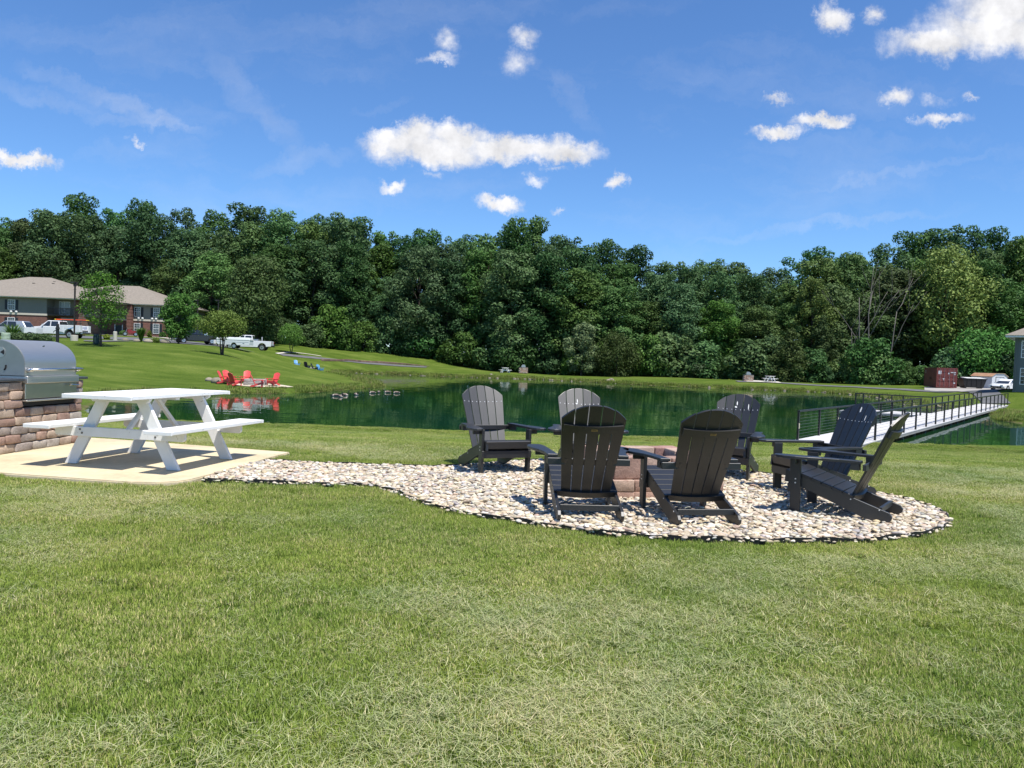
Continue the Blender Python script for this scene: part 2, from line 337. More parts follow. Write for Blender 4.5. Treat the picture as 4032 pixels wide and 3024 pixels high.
# ------------------------------------------------------------------ pond
def water_mat():
    m, t, b = new_mat('pond_water'); pos = world_pos(t)
    n = noise(t, pos, .05, 3.0)
    col = ramp(t, n, [(.40, (.011, .050, .012)), (.64, (.005, .036, .024))])
    L(t, col, b.inputs['Base Color']); b.inputs['Roughness'].default_value = .03; b.inputs['IOR'].default_value = 1.333; b.inputs['Specular IOR Level'].default_value = .5
    # small wind ripples as a direct tilt of the surface normal
    mp = N(t, 'ShaderNodeMapping'); mp.inputs['Scale'].default_value = (.5, 1.6, 1); L(t, pos, mp.inputs[0])
    n1 = N(t, 'ShaderNodeTexNoise', in_Scale=1.6, in_Detail=4.0, in_Roughness=.6); L(t, mp.outputs[0], n1.inputs['Vector']); n2 = N(t, 'ShaderNodeTexNoise', in_Scale=.16, in_Detail=2.0); L(t, pos, n2.inputs['Vector'])
    v1 = vmath(t, 'MULTIPLY', vmath(t, 'SUBTRACT', n1.outputs['Color'], (.5, .5, .5)), (.030, .045, 0)); v2 = vmath(t, 'MULTIPLY', vmath(t, 'SUBTRACT', n2.outputs['Color'], (.5, .5, .5)), (.006, .010, 0))
    nv = vmath(t, 'NORMALIZE', vmath(t, 'ADD', vmath(t, 'ADD', v1, v2), (0, 0, 1))); L(t, nv, b.inputs['Normal'])
    return m
def grow(poly, k):
    q = np.asarray(poly); n = len(q); t = np.roll(q, -1, 0)-np.roll(q, 1, 0); t /= np.maximum(np.linalg.norm(t, axis=1)[:, None], 1e-9)
    return q + np.stack([t[:, 1], -t[:, 0]], 1)*k
mb = MB().add([(-34, 27.5, WATER), (66, 27.5, WATER), (66, 121, WATER), (-34, 121, WATER)], [(0, 1, 2, 3)])
pond = mb.build('pond_water', water_mat()); tag(pond, 'still dark green pond water reflecting the trees', 'water', kind='structure')
# ------------------------------------------------------------------ roads and paths, draped over the ground
def drape(name, A, B, m, label, step=1.0, cross=4, lift=.05):
    def rs(q):
        q = np.asarray(q, float); s = np.concatenate([[0], np.cumsum(np.hypot(*np.diff(q, axis=0).T))]); return q, s/s[-1], s[-1]
    qa, sa, la = rs(A); qb, sb, lb = rs(B); n = max(2, int(max(la, lb)/step)); u = np.linspace(0, 1, n)
    a = np.stack([np.interp(u, sa, qa[:, k]) for k in (0, 1)], 1); b = np.stack([np.interp(u, sb, qb[:, k]) for k in (0, 1)], 1)
    w = np.linspace(0, 1, cross); Pq = (a[:, None]*(1-w)[None, :, None] + b[:, None]*w[None, :, None]).reshape(-1, 2)
    z = terrain(Pq)+lift; J = np.arange(n*cross).reshape(n, cross)
    Fq = np.stack([J[:-1, :-1].ravel(), J[:-1, 1:].ravel(), J[1:, 1:].ravel(), J[1:, :-1].ravel()], 1)
    o = bpy.data.objects.new(name, np_mesh(name, np.column_stack([Pq, z]), Fq, [m], smooth=True)); COL.objects.link(o); return tag(o, label, name.replace('_', ' '), kind='structure')
def strip(name, C, w, m, label, **k):
    C = np.asarray(C, float); t = np.gradient(C, axis=0); t /= np.linalg.norm(t, axis=1)[:, None]; nrm = np.stack([-t[:, 1], t[:, 0]], 1)
    return drape(name, C+nrm*w/2, C-nrm*w/2, m, label, **k)
asph = mat('asphalt', (.13, .13, .135), .9, var=.35, vscale=1.2, bump=.4, bscale=60)
conc = mat('pale_concrete', (.52, .49, .42), .85, var=.14, vscale=1.0, bump=.2, bscale=50)
drape('parking_lot', [(-74,83),(-57,89),(-47,99),(-40,101.5),(-33,98.5),(-27,100)], [(-80,97),(-63,105),(-52,112.5),(-41,111),(-32,106),(-25,103.5)], asph, 'grey asphalt parking lot in front of the brick apartment house', lift=.06)
g = lambda *a: tuple(at(*a)[:2])
strip('path', [g(1100,1394,112),g(1254,1409,118),g(1371,1421,122.5),g(1500,1434,124.5),g(1680,1445,124.5)], 1.6, asph, 'narrow asphalt path along the hillside above the pond', lift=.06)
strip('walk', [g(1090,1376,112),g(1140,1384,117),g(1200,1395,119.5),g(1265,1406,121)], 0.5, conc, 'pale concrete walk leading down from the parking lot', lift=.07)
strip('pavement', [g(690,1336,115),g(640,1329,119),g(500,1322,119),g(400,1318,118)], 1.6, conc, 'pale pavement along the front of the apartment house', lift=.08)
strip('footpath', [g(2900,1503,110),g(3030,1507,109.5),g(3357,1523,107),g(3560,1534,101),g(3690,1542,96),g(3800,1555,89),(47.5,79),(44.6,71.4)], 2.2, asph, 'asphalt footpath round the pond to the footbridge', lift=.07)
strip('slab', [g(2935,1502,110.6),g(3070,1506,109.8)], 3.0, conc, 'pale concrete slab under the picnic table across the pond', lift=.11)
drape('yard', [g(3640,1533,99),g(3750,1540,96),g(3880,1548,92),(62,88)], [g(3640,1524,108),g(3780,1524,112),g(3900,1526,113),(74,108)], mat('yard_concrete', (.36, .34, .31), .9, var=.25, vscale=.5), 'worn concrete yard around the red container and the bin', lift=.07)
drape('drive', [(47,76),(58,84),(66,88)], [(46,80),(56,89),(64,93)], asph, 'asphalt drive beside the grey clapboard house', lift=.09)
strip('kerb', [g(3662,1541,96.8),g(3760,1542,95.3),g(3895,1548,91.3)], .5, conc, 'pale concrete kerb edging the yard', lift=.14)
strip('walkway', [g(330,1352,80.5),g(379,1352,81),g(440,1348,84),g(520,1349,88)], 1.4, asph, 'short asphalt walk beside the litter bin on the hill', lift=.07)
# ------------------------------------------------------------------ concrete pad and gravel bed
PAD = [(-2.74,9.68),(-2.80,9.2),(-2.99,7.75),(-3.04,7.45),(-3.12,7.28),(-3.28,7.18),(-3.5,7.16),(-4.16,7.28),(-4.9,7.42),(-8.4,8.05),(-8.0,10.9),(-5.4,10.42)]
GRAVEL = smooth_closed([(-2.99,7.6),(-2.84,8.85),(-2.5,8.93),(-2.05,8.88),(-1.04,8.95),(-.62,9.08),(-.1,9.55),(.5,9.85),(1.3,9.95),(2.2,9.75),(2.98,9.36),(3.4,9.0),(3.77,8.4),(3.96,8.0),(4.06,7.6),(4.03,7.2),(3.9,6.82),(3.66,6.46),(3.33,6.18),(2.95,5.95),(2.57,5.82),(2.08,5.73),(1.7,5.69),(1.2,5.69),(.79,5.77),(.42,5.93),(.02,6.13),(-.41,6.38),(-.74,6.72),(-.95,7.06),(-1.17,7.36),(-1.42,7.50),(-1.86,7.50),(-2.35,7.5),(-2.76,7.52)], 4)
def pad_mat():
    m, t, b = new_mat('patio_concrete'); pos = world_pos(t)
    a = ramp(t, noise(t, pos, .9, 6.0, .65), [(.3, (.46, .375, .235)), (.52, (.60, .505, .33)), (.75, (.66, .57, .40))])
    st = noise(t, pos, 14.0, 5.0, .7); a = mixc(t, 1.0, a, ramp(t, st, [(.3, (.86, .86, .86)), (.7, (1.04, 1.04, 1.04))]), 'MULTIPLY')
    sp = N(t, 'ShaderNodeSeparateXYZ'); L(t, pos, sp.inputs[0])
    stn = N(t, 'ShaderNodeMapRange', in_1=.56, in_2=.74, in_3=0.0, in_4=.35); L(t, noise(t, pos, 2.3, 6.0, .7), stn.inputs[0]); a = mixc(t, stn.outputs[0], a, (.30, .25, .17))
    L(t, a, b.inputs['Base Color']); b.inputs['Roughness'].default_value = .85
    bp = N(t, 'ShaderNodeBump', in_Strength=.25, in_Distance=.01); L(t, noise(t, pos, 70.0, 4.0), bp.inputs['Height']); L(t, bp.outputs[0], b.inputs['Normal']); return m
pad = MB().prism(PAD, 2, -.12, 0.0).build('patio_slab', pad_mat(), bevel=.012, seg=2); tag(pad, 'tan concrete slab under the white picnic table and grill', 'slab', kind='structure')
bed = MB().add([(a, b, -.034) for a, b in GRAVEL], [tuple(range(len(GRAVEL)))]).build('gravel_bed', mat('gravel_soil', (.42, .36, .27), .95, var=.5, vscale=18)); tag(bed, 'sandy bed under the river stones', 'ground', kind='structure')
# river stones
rng = np.random.default_rng(5)
def ico(sub=1):
    bm = bmesh.new(); bmesh.ops.create_icosphere(bm, subdivisions=sub, radius=1.0); bm.verts.index_update()
    V = np.array([v.co[:] for v in bm.verts]); Fq = np.array([[v.index for v in f.verts] for f in bm.faces]); bm.free(); return V, Fq
def stone_field(poly, sp, name, size=(.021, .040), sub=2, z0=-.02, layers=1):
    lo = np.min(poly, 0); hi = np.max(poly, 0)
    pts = []
    for l in range(layers):
        xs = np.arange(lo[0], hi[0], sp); ys = np.arange(lo[1], hi[1], sp*.9); A, B = np.meshgrid(xs, ys); Q = np.stack([A.ravel(), B.ravel()], 1)
        Q[:, 0] += (np.arange(len(ys)) % 2).repeat(len(xs))*sp/2; Q += rng.uniform(-.42, .42, Q.shape)*sp
        Q = Q[inside(Q, poly)]; pts.append(np.column_stack([Q, np.full(len(Q), l)]))
    Q = np.concatenate(pts); keep = rng.random(len(Q)) < np.where(Q[:, 2] > 0, .35, 1); Q = Q[keep]
    n = len(Q); V0, F0 = ico(sub)
    T = []
    for k in range(12):
        d = rng.normal(size=(3, 3)); f = 1 + .13*np.sin(V0 @ d[0]*1.7+k) + .10*np.cos(V0 @ d[1]*2.1) + .07*np.sin(V0 @ d[2]*3.1)
        T.append(V0*f[:, None])
    T = np.array(T); tid = rng.integers(0, 12, n)
    r = size[0] + (size[1]-size[0])*rng.beta(1.6, 2.6, n); el = rng.uniform(1.0, 1.75, n); fl = rng.uniform(.38, .66, n)
    S = np.stack([r*el, r, r*fl], 1)
    V = T[tid]*S[:, None, :]
    a = rng.uniform(0, 2*math.pi, n); tx = rng.normal(0, .28, n)
    cx, sx = np.cos(tx)[:, None], np.sin(tx)[:, None]; y, z = V[..., 1].copy(), V[..., 2].copy(); V[..., 1] = y*cx - z*sx; V[..., 2] = y*sx + z*cx
    ca, sa = np.cos(a)[:, None], np.sin(a)[:, None]; x, y = V[..., 0].copy(), V[..., 1].copy(); V[..., 0] = x*ca - y*sa; V[..., 1] = x*sa + y*ca
    V[..., 0] += Q[:, 0, None]; V[..., 1] += Q[:, 1, None]; V[..., 2] += (z0 + Q[:, 2]*.016 + rng.uniform(-.006, .008, n))[:, None]
    k = len(V0); Fq = (F0[None] + (np.arange(n)*k)[:, None, None]).reshape(-1, 3)
    pal = np.array([(.50,.44,.34),(.57,.52,.42),(.43,.36,.26),(.36,.30,.22),(.48,.40,.26),(.38,.36,.33),(.25,.235,.22),(.42,.32,.24),(.64,.60,.53),(.32,.25,.20)])
    pr = np.array([.22,.20,.14,.08,.09,.09,.04,.05,.07,.02]); ci = rng.choice(len(pal), n, p=pr/pr.sum())
    col = pal[ci]*1.12*rng.uniform(.74, 1.2, (n, 1))*rng.uniform(.96, 1.04, (n, 3))
    me = np_mesh(name, V.reshape(-1, 3), Fq, [stone_mat()], smooth=True); vcol(me, 'tint', np.repeat(col, k, 0).astype(np.float32)); return me
def stone_mat():
    if 'river_stone' in MATS: return MATS['river_stone']
    m, t, b = new_mat('river_stone'); at_ = N(t, 'ShaderNodeAttribute', attribute_name='tint'); pos = world_pos(t)
    c = mixc(t, 1.0, at_.outputs['Color'], ramp(t, noise(t, pos, 55.0, 5.0, .65), [(.3, (.78, .76, .74)), (.7, (1.12, 1.1, 1.08))]), 'MULTIPLY')
    L(t, c, b.inputs['Base Color']); b.inputs['Roughness'].default_value = .55; b.inputs['Specular IOR Level'].default_value = .35; return m
gs = bpy.data.objects.new('river_stones', stone_field(GRAVEL, .037, 'river_stones', size=(.014, .031), sub=2, layers=2)); COL.objects.link(gs)
tag(gs, 'rounded cream and tan river stones covering the bed around the fire pit', 'gravel', kind='stuff')
# black edging strip round the stones, a little wavy
ed = MB(); E0 = np.asarray(GRAVEL); keep = ~((E0[:, 0] < -2.8) & (E0[:, 1] > 7.65) & (E0[:, 1] < 8.8))
st = int(np.argmax(~keep)); E0 = np.roll(E0, -st, 0); keep = np.roll(keep, -st); E0 = E0[keep]
E1 = grow(E0, .007)
for i in range(len(E0)-1):
    if np.hypot(*(E0[i+1]-E0[i])) > .6: continue
    h0 = .004+.005*math.sin(i*.9)+.006*math.sin(i*2.3); h1 = .004+.005*math.sin((i+1)*.9)+.006*math.sin((i+1)*2.3)
    a, b, c, d = E0[i], E0[i+1], E1[i+1], E1[i]
    ed.hexa([(*a, -.06), (*b, -.06), (*c, -.06), (*d, -.06), (*a, h0), (*b, h1), (*c, h1), (*d, h0)])
o = ed.build('garden_edging', mat('black_plastic', (.012, .012, .013), .45, var=.3)); tag(o, 'thin black plastic edging strip around the river stone bed', 'edging')
# ------------------------------------------------------------------ grass
def blade_mat(name, base, tip, straw, strawy):
    m, t, b = new_mat(name); pos = world_pos(t); at_ = N(t, 'ShaderNodeAttribute', attribute_name='tint'); sp = N(t, 'ShaderNodeSeparateColor'); L(t, at_.outputs['Color'], sp.inputs[0])
    a, c = lawn_tone(t, pos)
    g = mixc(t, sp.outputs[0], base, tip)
    dry = mth(t, 'ADD', mth(t, 'MULTIPLY', a, 1.3), mth(t, 'MULTIPLY', c, .7))
    mr = N(t, 'ShaderNodeMapRange', in_1=.82, in_2=1.25, in_3=0.05, in_4=strawy); L(t, dry, mr.inputs[0])
    isdry = mth(t, 'LESS_THAN', sp.outputs[1], mr.outputs[0])
    g = mixc(t, isdry, g, straw)
    g = mixc(t, 1.0, g, ramp(t, sp.outputs[2], [(0, (.62, .68, .6)), (1, (1.28, 1.22, 1.25))]), 'MULTIPLY'); g = mixc(t, 1.0, g, ramp(t, noise(t, pos, .55, 4.0, .6), [(.32, (.70, .82, .70)), (.6, (1.08, 1.05, 1.0))]), 'MULTIPLY')
    L(t, g, b.inputs['Base Color']); b.inputs['Roughness'].default_value = .55; b.inputs['Specular IOR Level'].default_value = .15
    tr = N(t, 'ShaderNodeBsdfTranslucent'); L(t, g, tr.inputs['Color']); ms = N(t, 'ShaderNodeMixShader', in_0=.3)
    L(t, b.outputs[0], ms.inputs[1]); L(t, tr.outputs[0], ms.inputs[2]); L(t, ms.outputs[0], t.nodes['Material Output'].inputs['Surface']); return m
def tuft(name, seed, n, rad, h, w, m, lying=0.0):
    r = np.random.default_rng(seed); ang = r.uniform(0, 2*math.pi, n); rr = rad*np.sqrt(r.random(n)); bx, by = rr*np.cos(ang), rr*np.sin(ang)
    yaw = r.uniform(0, 2*math.pi, n); hh = h*r.uniform(.55, 1.15, n); lean = r.uniform(.1, .9, n)*(1-lying) + lying*r.uniform(3, 9, n)
    ww = w*r.uniform(.7, 1.3, n); V = np.zeros((n, 5, 3)); dx, dy = np.cos(yaw), np.sin(yaw); sx, sy = -dy, dx
    ln = hh/np.sqrt(1+lean**2); zj = .014+.022*r.random(n)
    for k, (s, zc, xc, wk) in enumerate([(-1, 0, 0, 1), (1, 0, 0, 1), (1, .62, .38, .8), (-1, .62, .38, .8), (0, 1.0, 1.0, 0)]):
        px = xc*lean*ln; V[:, k, 0] = bx + dx*px + sx*s*wk*ww/2; V[:, k, 1] = by + dy*px + sy*s*wk*ww/2; V[:, k, 2] = zc*ln + lying*zj
    Vf = V.reshape(-1, 3); b = np.arange(n)*5
    Fq = np.concatenate([np.stack([b, b+1, b+2], 1), np.stack([b, b+2, b+3], 1), np.stack([b+3, b+2, b+4], 1)])
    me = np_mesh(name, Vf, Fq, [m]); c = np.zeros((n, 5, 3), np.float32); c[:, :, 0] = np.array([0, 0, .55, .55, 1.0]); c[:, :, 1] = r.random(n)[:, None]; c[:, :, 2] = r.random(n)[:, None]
    vcol(me, 'tint', c.reshape(-1, 3)); return me
def scatter(name, pts, rot, scl, idx, sources, label, cat):
    me = bpy.data.meshes.new(name); me.vertices.add(len(pts)); me.vertices.foreach_set('co', np.asarray(pts, np.float32).ravel())
    for nm, ty, d in (('rot', 'FLOAT_VECTOR', rot), ('scl', 'FLOAT_VECTOR', scl)):
        a = me.attributes.new(nm, ty, 'POINT'); a.data.foreach_set('vector', np.asarray(d, np.float32).ravel())
    a = me.attributes.new('pick', 'INT', 'POINT'); a.data.foreach_set('value', np.asarray(idx, np.int32))
    o = bpy.data.objects.new(name, me); COL.objects.link(o)
    ng = bpy.data.node_groups.new(name, 'GeometryNodeTree'); ng.interface.new_socket('Geometry', in_out='INPUT', socket_type='NodeSocketGeometry'); ng.interface.new_socket('Geometry', in_out='OUTPUT', socket_type='NodeSocketGeometry')
    gi = ng.nodes.new('NodeGroupInput'); go = ng.nodes.new('NodeGroupOutput'); jn = ng.nodes.new('GeometryNodeJoinGeometry')
    for s in reversed(sources):
        oi = ng.nodes.new('GeometryNodeObjectInfo'); oi.inputs['Object'].default_value = s; oi.inputs['As Instance'].default_value = True; ng.links.new(oi.outputs['Geometry'], jn.inputs[0])
    ip = ng.nodes.new('GeometryNodeInstanceOnPoints'); ip.inputs['Pick Instance'].default_value = True
    def na(nm, ty):
        q = ng.nodes.new('GeometryNodeInputNamedAttribute'); q.data_type = ty; q.inputs['Name'].default_value = nm; return q.outputs['Attribute']
    er = ng.nodes.new('FunctionNodeEulerToRotation'); ng.links.new(na('rot', 'FLOAT_VECTOR'), er.inputs[0])
    ng.links.new(gi.outputs[0], ip.inputs['Points']); ng.links.new(jn.outputs[0], ip.inputs['Instance']); ng.links.new(na('pick', 'INT'), ip.inputs['Instance Index'])
    ng.links.new(er.outputs[0], ip.inputs['Rotation']); ng.links.new(na('scl', 'FLOAT_VECTOR'), ip.inputs['Scale']); ng.links.new(ip.outputs[0], go.inputs[0])
    md = o.modifiers.new('scatter', 'NODES'); md.node_group = ng; return tag(o, label, cat, kind='stuff')
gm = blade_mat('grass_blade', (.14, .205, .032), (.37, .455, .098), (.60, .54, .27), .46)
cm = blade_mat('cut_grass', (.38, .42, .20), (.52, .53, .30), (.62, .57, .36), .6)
TUFTS = []
for k in range(5):
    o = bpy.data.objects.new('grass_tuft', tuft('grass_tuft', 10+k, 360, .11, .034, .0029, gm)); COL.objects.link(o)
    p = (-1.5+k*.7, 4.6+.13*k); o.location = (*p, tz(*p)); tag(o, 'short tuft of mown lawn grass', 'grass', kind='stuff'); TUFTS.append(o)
CLIPS = []
for k in range(4):
    o = bpy.data.objects.new('cut_grass', tuft('cut_grass', 40+k, 80, .15, .055, .0019, cm, lying=1.0)); COL.objects.link(o)
    p = (-2.2+k*.9, 4.1+.2*k); o.location = (*p, tz(*p)); tag(o, 'loose pale grass clippings left on the lawn', 'grass', kind='stuff'); CLIPS.append(o)
def vnoise(P, s, seed):
    r = np.random.default_rng(seed); G = r.random((64, 64)); q = P*s; i = np.floor(q).astype(int); f = q-i; f = f*f*(3-2*f)
    g = lambda a, b: G[(i[:, 0]+a) % 64, (i[:, 1]+b) % 64]
    return (g(0,0)*(1-f[:,0])+g(1,0)*f[:,0])*(1-f[:,1]) + (g(0,1)*(1-f[:,0])+g(1,1)*f[:,0])*f[:,1]
PADA = np.array(PAD)
def lawn_pts(y0, y1, dens, slope, marg, x0=-60):
    A = (y1-y0)*(2*(slope*y1+marg)); n = int(A*dens); Q = np.column_stack([rng.uniform(-(slope*y1+marg), slope*y1+marg, n), rng.uniform(y0, y1, n)])
    Q = Q[np.abs(Q[:, 0]) < slope*Q[:, 1]+marg]
    ok = ~inside(Q, GRAVEL) & ~inside(Q, PAD) & ~inside(Q, POND) & ~((Q[:, 0] > -1.2) & (Q[:, 0] < 0) & (Q[:, 1] < -5))
    ok &= (polydist(Q, PAD) > .03) & (polydist(Q, GRAVEL) > .05)
    return Q[ok]
def do_grass():
    P1 = lawn_pts(1.5, 7.0, 150, .70, 1.6); P2 = lawn_pts(7.0, 13, 105, .70, 1.6); P3 = lawn_pts(13, 29.6, 42, .70, 2.0)
    P3 = P3[polydist(P3, POND) > .15]
    Q = np.concatenate([P1, P2, P3]); n = len(Q); z = terrain(Q)
    edge = np.minimum(np.minimum(polydist(Q, PAD), polydist(Q, GRAVEL)), 9)
    s = np.where(Q[:, 1] > 13, 1.5, np.where(Q[:, 1] > 7, 1.12, 1.0)); hv = (.62+.75*vnoise(Q, .9, 3))*rng.uniform(.8, 1.2, n)
    hv *= np.where(edge < .5, 1.12, 1.0); shore = polydist(Q, POND); hv *= np.where((shore < 1.0) & (Q[:, 1] > 20), 1.7, 1.0)
    bald = (vnoise(Q, .7, 8) > .9) | ((np.hypot(Q[:, 0]-4.2, Q[:, 1]-6.9) < .28)); keep = ~bald | (rng.random(n) < .35)
    scl = np.column_stack([s, s, s*.86*hv]); rot = np.column_stack([rng.normal(0, .08, n), rng.normal(0, .08, n), rng.uniform(0, 6.28, n)])
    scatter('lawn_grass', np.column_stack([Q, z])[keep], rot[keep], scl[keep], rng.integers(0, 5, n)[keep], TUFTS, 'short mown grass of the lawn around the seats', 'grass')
    C = lawn_pts(1.5, 11, 120, .70, 1.4); band = .55*vnoise(C, .55, 21) + .3*vnoise(C*[.6, 1.6], 1.5, 22) + .15*vnoise(C, 5, 23)
    far = (np.minimum(polydist(C, GRAVEL), polydist(C, PAD)) > .45)
    C = C[(rng.random(len(C)) < np.clip((band-.40)*3.4, 0.03, .9)) & far]; n = len(C)
    scatter('grass_clippings', np.column_stack([C, terrain(C)]), np.column_stack([np.zeros(n), np.zeros(n), rng.uniform(0, 6.28, n)]), np.ones((n, 3))*rng.uniform(.8, 1.3, (n, 1)), rng.integers(0, 4, n), CLIPS, 'dry pale clippings strewn over the lawn after mowing', 'grass')
do_grass()
# rough, taller growth and stones along the far shore
rm = blade_mat('bank_grass', (.12, .17, .03), (.25, .31, .075), (.28, .24, .11), .35)
BANK = []
for k in range(3):
    o = bpy.data.objects.new('bank_tuft', tuft('bank_tuft', 70+k, 60, .45, .26, .030, rm)); COL.objects.link(o)
    p = POND[5+9*k]*1.0; p = (float(p[0])-.2, float(p[1])-.5); o.location = (*p, tz(*p)); o.scale = (.5,.5,.5); tag(o, 'rough tuft of bank grass at the water edge', 'grass', kind='stuff'); BANK.append(o)
per = np.concatenate([POND, POND[:1]]); seg = np.hypot(*np.diff(per, axis=0).T); cs = np.concatenate([[0], np.cumsum(seg)])
u = rng.uniform(0, cs[-1], 7000); bx = np.interp(u, cs, per[:, 0]); by = np.interp(u, cs, per[:, 1]); Q = np.column_stack([bx, by]) + rng.normal(0, .9, (7000, 2))
dq = polydist(Q, POND); iq = inside(Q, POND); Q = Q[(~iq & (dq < 2.2) & (dq > .1)) & (Q[:, 1] > 40) & (Q[:, 0] < 45)]; n = len(Q)
Q = Q[~((Q[:, 0]-10.5)*.795-(Q[:, 1]-28.7)*.606 > -.3) | (Q[:, 1] < 60) | (Q[:, 0] < 30)]; n = len(Q)
sc_ = rng.uniform(.6, 1.4, n)*np.where(Q[:, 1] < 70, .75, 1.1)
scatter('bank_growth', np.column_stack([Q, terrain(Q)-.03]), np.column_stack([np.zeros(n), np.zeros(n), rng.uniform(0, 6.28, n)]), np.column_stack([sc_, sc_, sc_*rng.uniform(.6, 1.3, n)]), rng.integers(0, 3, n), BANK, 'rough brownish growth fringing the far banks of the pond', 'grass')
# ------------------------------------------------------------------ white picnic tables
def chip_paint():
    m, t, b = new_mat('white_paint'); tc = N(t, 'ShaderNodeTexCoord').outputs['Object']
    n = noise(t, tc, 30.0, 4.0, .6); big = noise(t, tc, 2.3, 3.0)
    chip = mth(t, 'MULTIPLY', mth(t, 'GREATER_THAN', n, .665), mth(t, 'GREATER_THAN', big, .53))
    base = ramp(t, noise(t, tc, 5.0, 5.0), [(.3, (.74, .73, .70)), (.7, (.82, .815, .80))])
    L(t, mixc(t, chip, base, (.42, .40, .37)), b.inputs['Base Color']); b.inputs['Roughness'].default_value = .5
    bp = N(t, 'ShaderNodeBump', in_Strength=.15, in_Distance=.004); L(t, noise(t, tc, 60.0, 3.0), bp.inputs['Height']); L(t, bp.outputs[0], b.inputs['Normal']); return m
WP = chip_paint(); BOLT = mat('dull_bolt', (.20, .19, .18), .5, metal=.7, var=.3); GALV = mat('galvanised', (.62, .62, .62), .35, metal=.6, var=.2)
def picnic_table(label, loc, rz, group=None, detail=True):
    t = thing('picnic_table', label, 'picnic table', loc, rz, group)
    Lh, Wh = .85, .39
    bw = (2*Wh)/5
    for i in range(5): MB().box(-Wh+i*bw+.003, -Wh+(i+1)*bw-.003, -Lh, Lh, .722, .760).build('top_board', WP, t, bevel=.004)
    for s in (-1, 1):
        MB().box(-Wh-.004, Wh+.004, s*(Lh+.001), s*(Lh+.020), .716, .757).build('end_trim', WP, t, bevel=.003)
        for a, b in ((.537, .685), (.691, .840)): MB().box(s*a if s > 0 else -b, s*b if s > 0 else -a, -Lh, Lh, .400, .437).build('seat_board', WP, t, bevel=.004)
        x0, x1 = (.535, .842) if s > 0 else (-.842, -.535)
        for e in (-1, 1): MB().box(x0, x1, e*(Lh+.001), e*(Lh+.020), .396, .434).build('seat_trim', WP, t, bevel=.003)
        # seat support and top cleat on the outer face of the legs at this end
        yl = s*.48
        MB().prism([(-.74, .30), (.74, .30), (.76, .32), (.76, .398), (-.76, .398), (-.76, .32)], 1, yl+s*.0215, yl+s*.062).build('seat_support', WP, t, bevel=.003)
        MB().prism([(-.31, .67), (.31, .67), (.35, .70), (.35, .720), (-.35, .720), (-.35, .70)], 1, yl+s*.0215, yl+s*.060).build('top_cleat', WP, t, bevel=.003)
        for v in (-1, 1):
            leg = [(v*.535, 0), (v*.675, 0), (v*.285, .7195), (v*.145, .7195)]
            MB().prism(leg, 1, yl-.0205, yl+.0205).build('leg', WP, t, bevel=.004)
            if detail:
                for (bx_, bz) in ((v*.43, .335), (v*.455, .372)):
                    MB().tube([(bx_, yl+s*.060, bz), (bx_, yl+s*.067, bz)], .011, 10).build('bolt', BOLT, t)
        MB().hexa([(-.02, s*.02, .70), (.02, s*.02, .70), (.02, s*.05, .719), (-.02, s*.05, .719), (-.02, s*.43, .31), (.02, s*.43, .31), (.02, s*.458, .34), (-.02, s*.458, .34)]).build('brace', WP, t)
    MB().box(-.30, .30, -.035, .035, .684, .7205).build('centre_cleat', WP, t)
    return t
picnic_table('white picnic table on the tan slab beside the stone grill island', (-3.925, 8.508, 0.002), R(-11.55))
# ------------------------------------------------------------------ stone blocks
def block_mat(name, stops):
    m, t, b = new_mat(name); oi = N(t, 'ShaderNodeObjectInfo'); tc = N(t, 'ShaderNodeTexCoord').outputs['Object']; pos = world_pos(t)
    c = ramp(t, oi.outputs['Random'], stops, 'CONSTANT')
    blot = ramp(t, noise(t, pos, 5.0, 5.0, .65), [(.35, (.70, .66, .64)), (.55, (1.0, .98, .96)), (.75, (1.22, 1.12, 1.05))])
    c = mixc(t, 1.0, c, blot, 'MULTIPLY'); c = mixc(t, 1.0, c, ramp(t, noise(t, pos, 70.0, 4.0, .7), [(.3, (.75, .75, .75)), (.7, (1.15, 1.15, 1.15))]), 'MULTIPLY')
    L(t, c, b.inputs['Base Color']); b.inputs['Roughness'].default_value = .9; b.inputs['Specular IOR Level'].default_value = .25
    bp = N(t, 'ShaderNodeBump', in_Strength=.6, in_Distance=.012); L(t, noise(t, pos, 45.0, 6.0, .7), bp.inputs['Height']); L(t, bp.outputs[0], b.inputs['Normal']); return m
BLK = block_mat('tumbled_block', [(0, (.38, .265, .21)), (.18, (.46, .345, .265)), (.42, (.40, .36, .315)), (.6, (.34, .23, .185)), (.72, (.48, .38, .295)), (.9, (.33, .285, .255))])
def block_meshes(m, n=8, bev=.15, rough=.08, seed=3):
    out = []; r = random.Random(seed)
    for k in range(n):
        bm = bmesh.new(); bmesh.ops.create_cube(bm, size=1.0)
        for v in bm.verts: v.co += Vector([r.uniform(-rough, rough)*.6 for _ in range(3)])
        bmesh.ops.bevel(bm, geom=bm.edges[:]+bm.verts[:], offset=bev, segments=2, affect='EDGES', profile=.6)
        for v in bm.verts: v.co += Vector([r.uniform(-rough, rough)*.35 for _ in range(3)])
        me = bpy.data.meshes.new('stone_block'); bm.to_mesh(me); bm.free(); me.shade_smooth(); me.materials.append(m); out.append(me)
    return out
BM = block_meshes(BLK)
STEEL = mat('brushed_steel', (.60, .585, .55), .50, metal=1.0, var=.10, vscale=6, bump=.03, bscale=200, stretch=(40, 1, 40)); STEELP = mat('polished_steel', (.68, .68, .69), .14, metal=1.0)
DARK = mat('dark_void', (.012, .012, .013), .8)
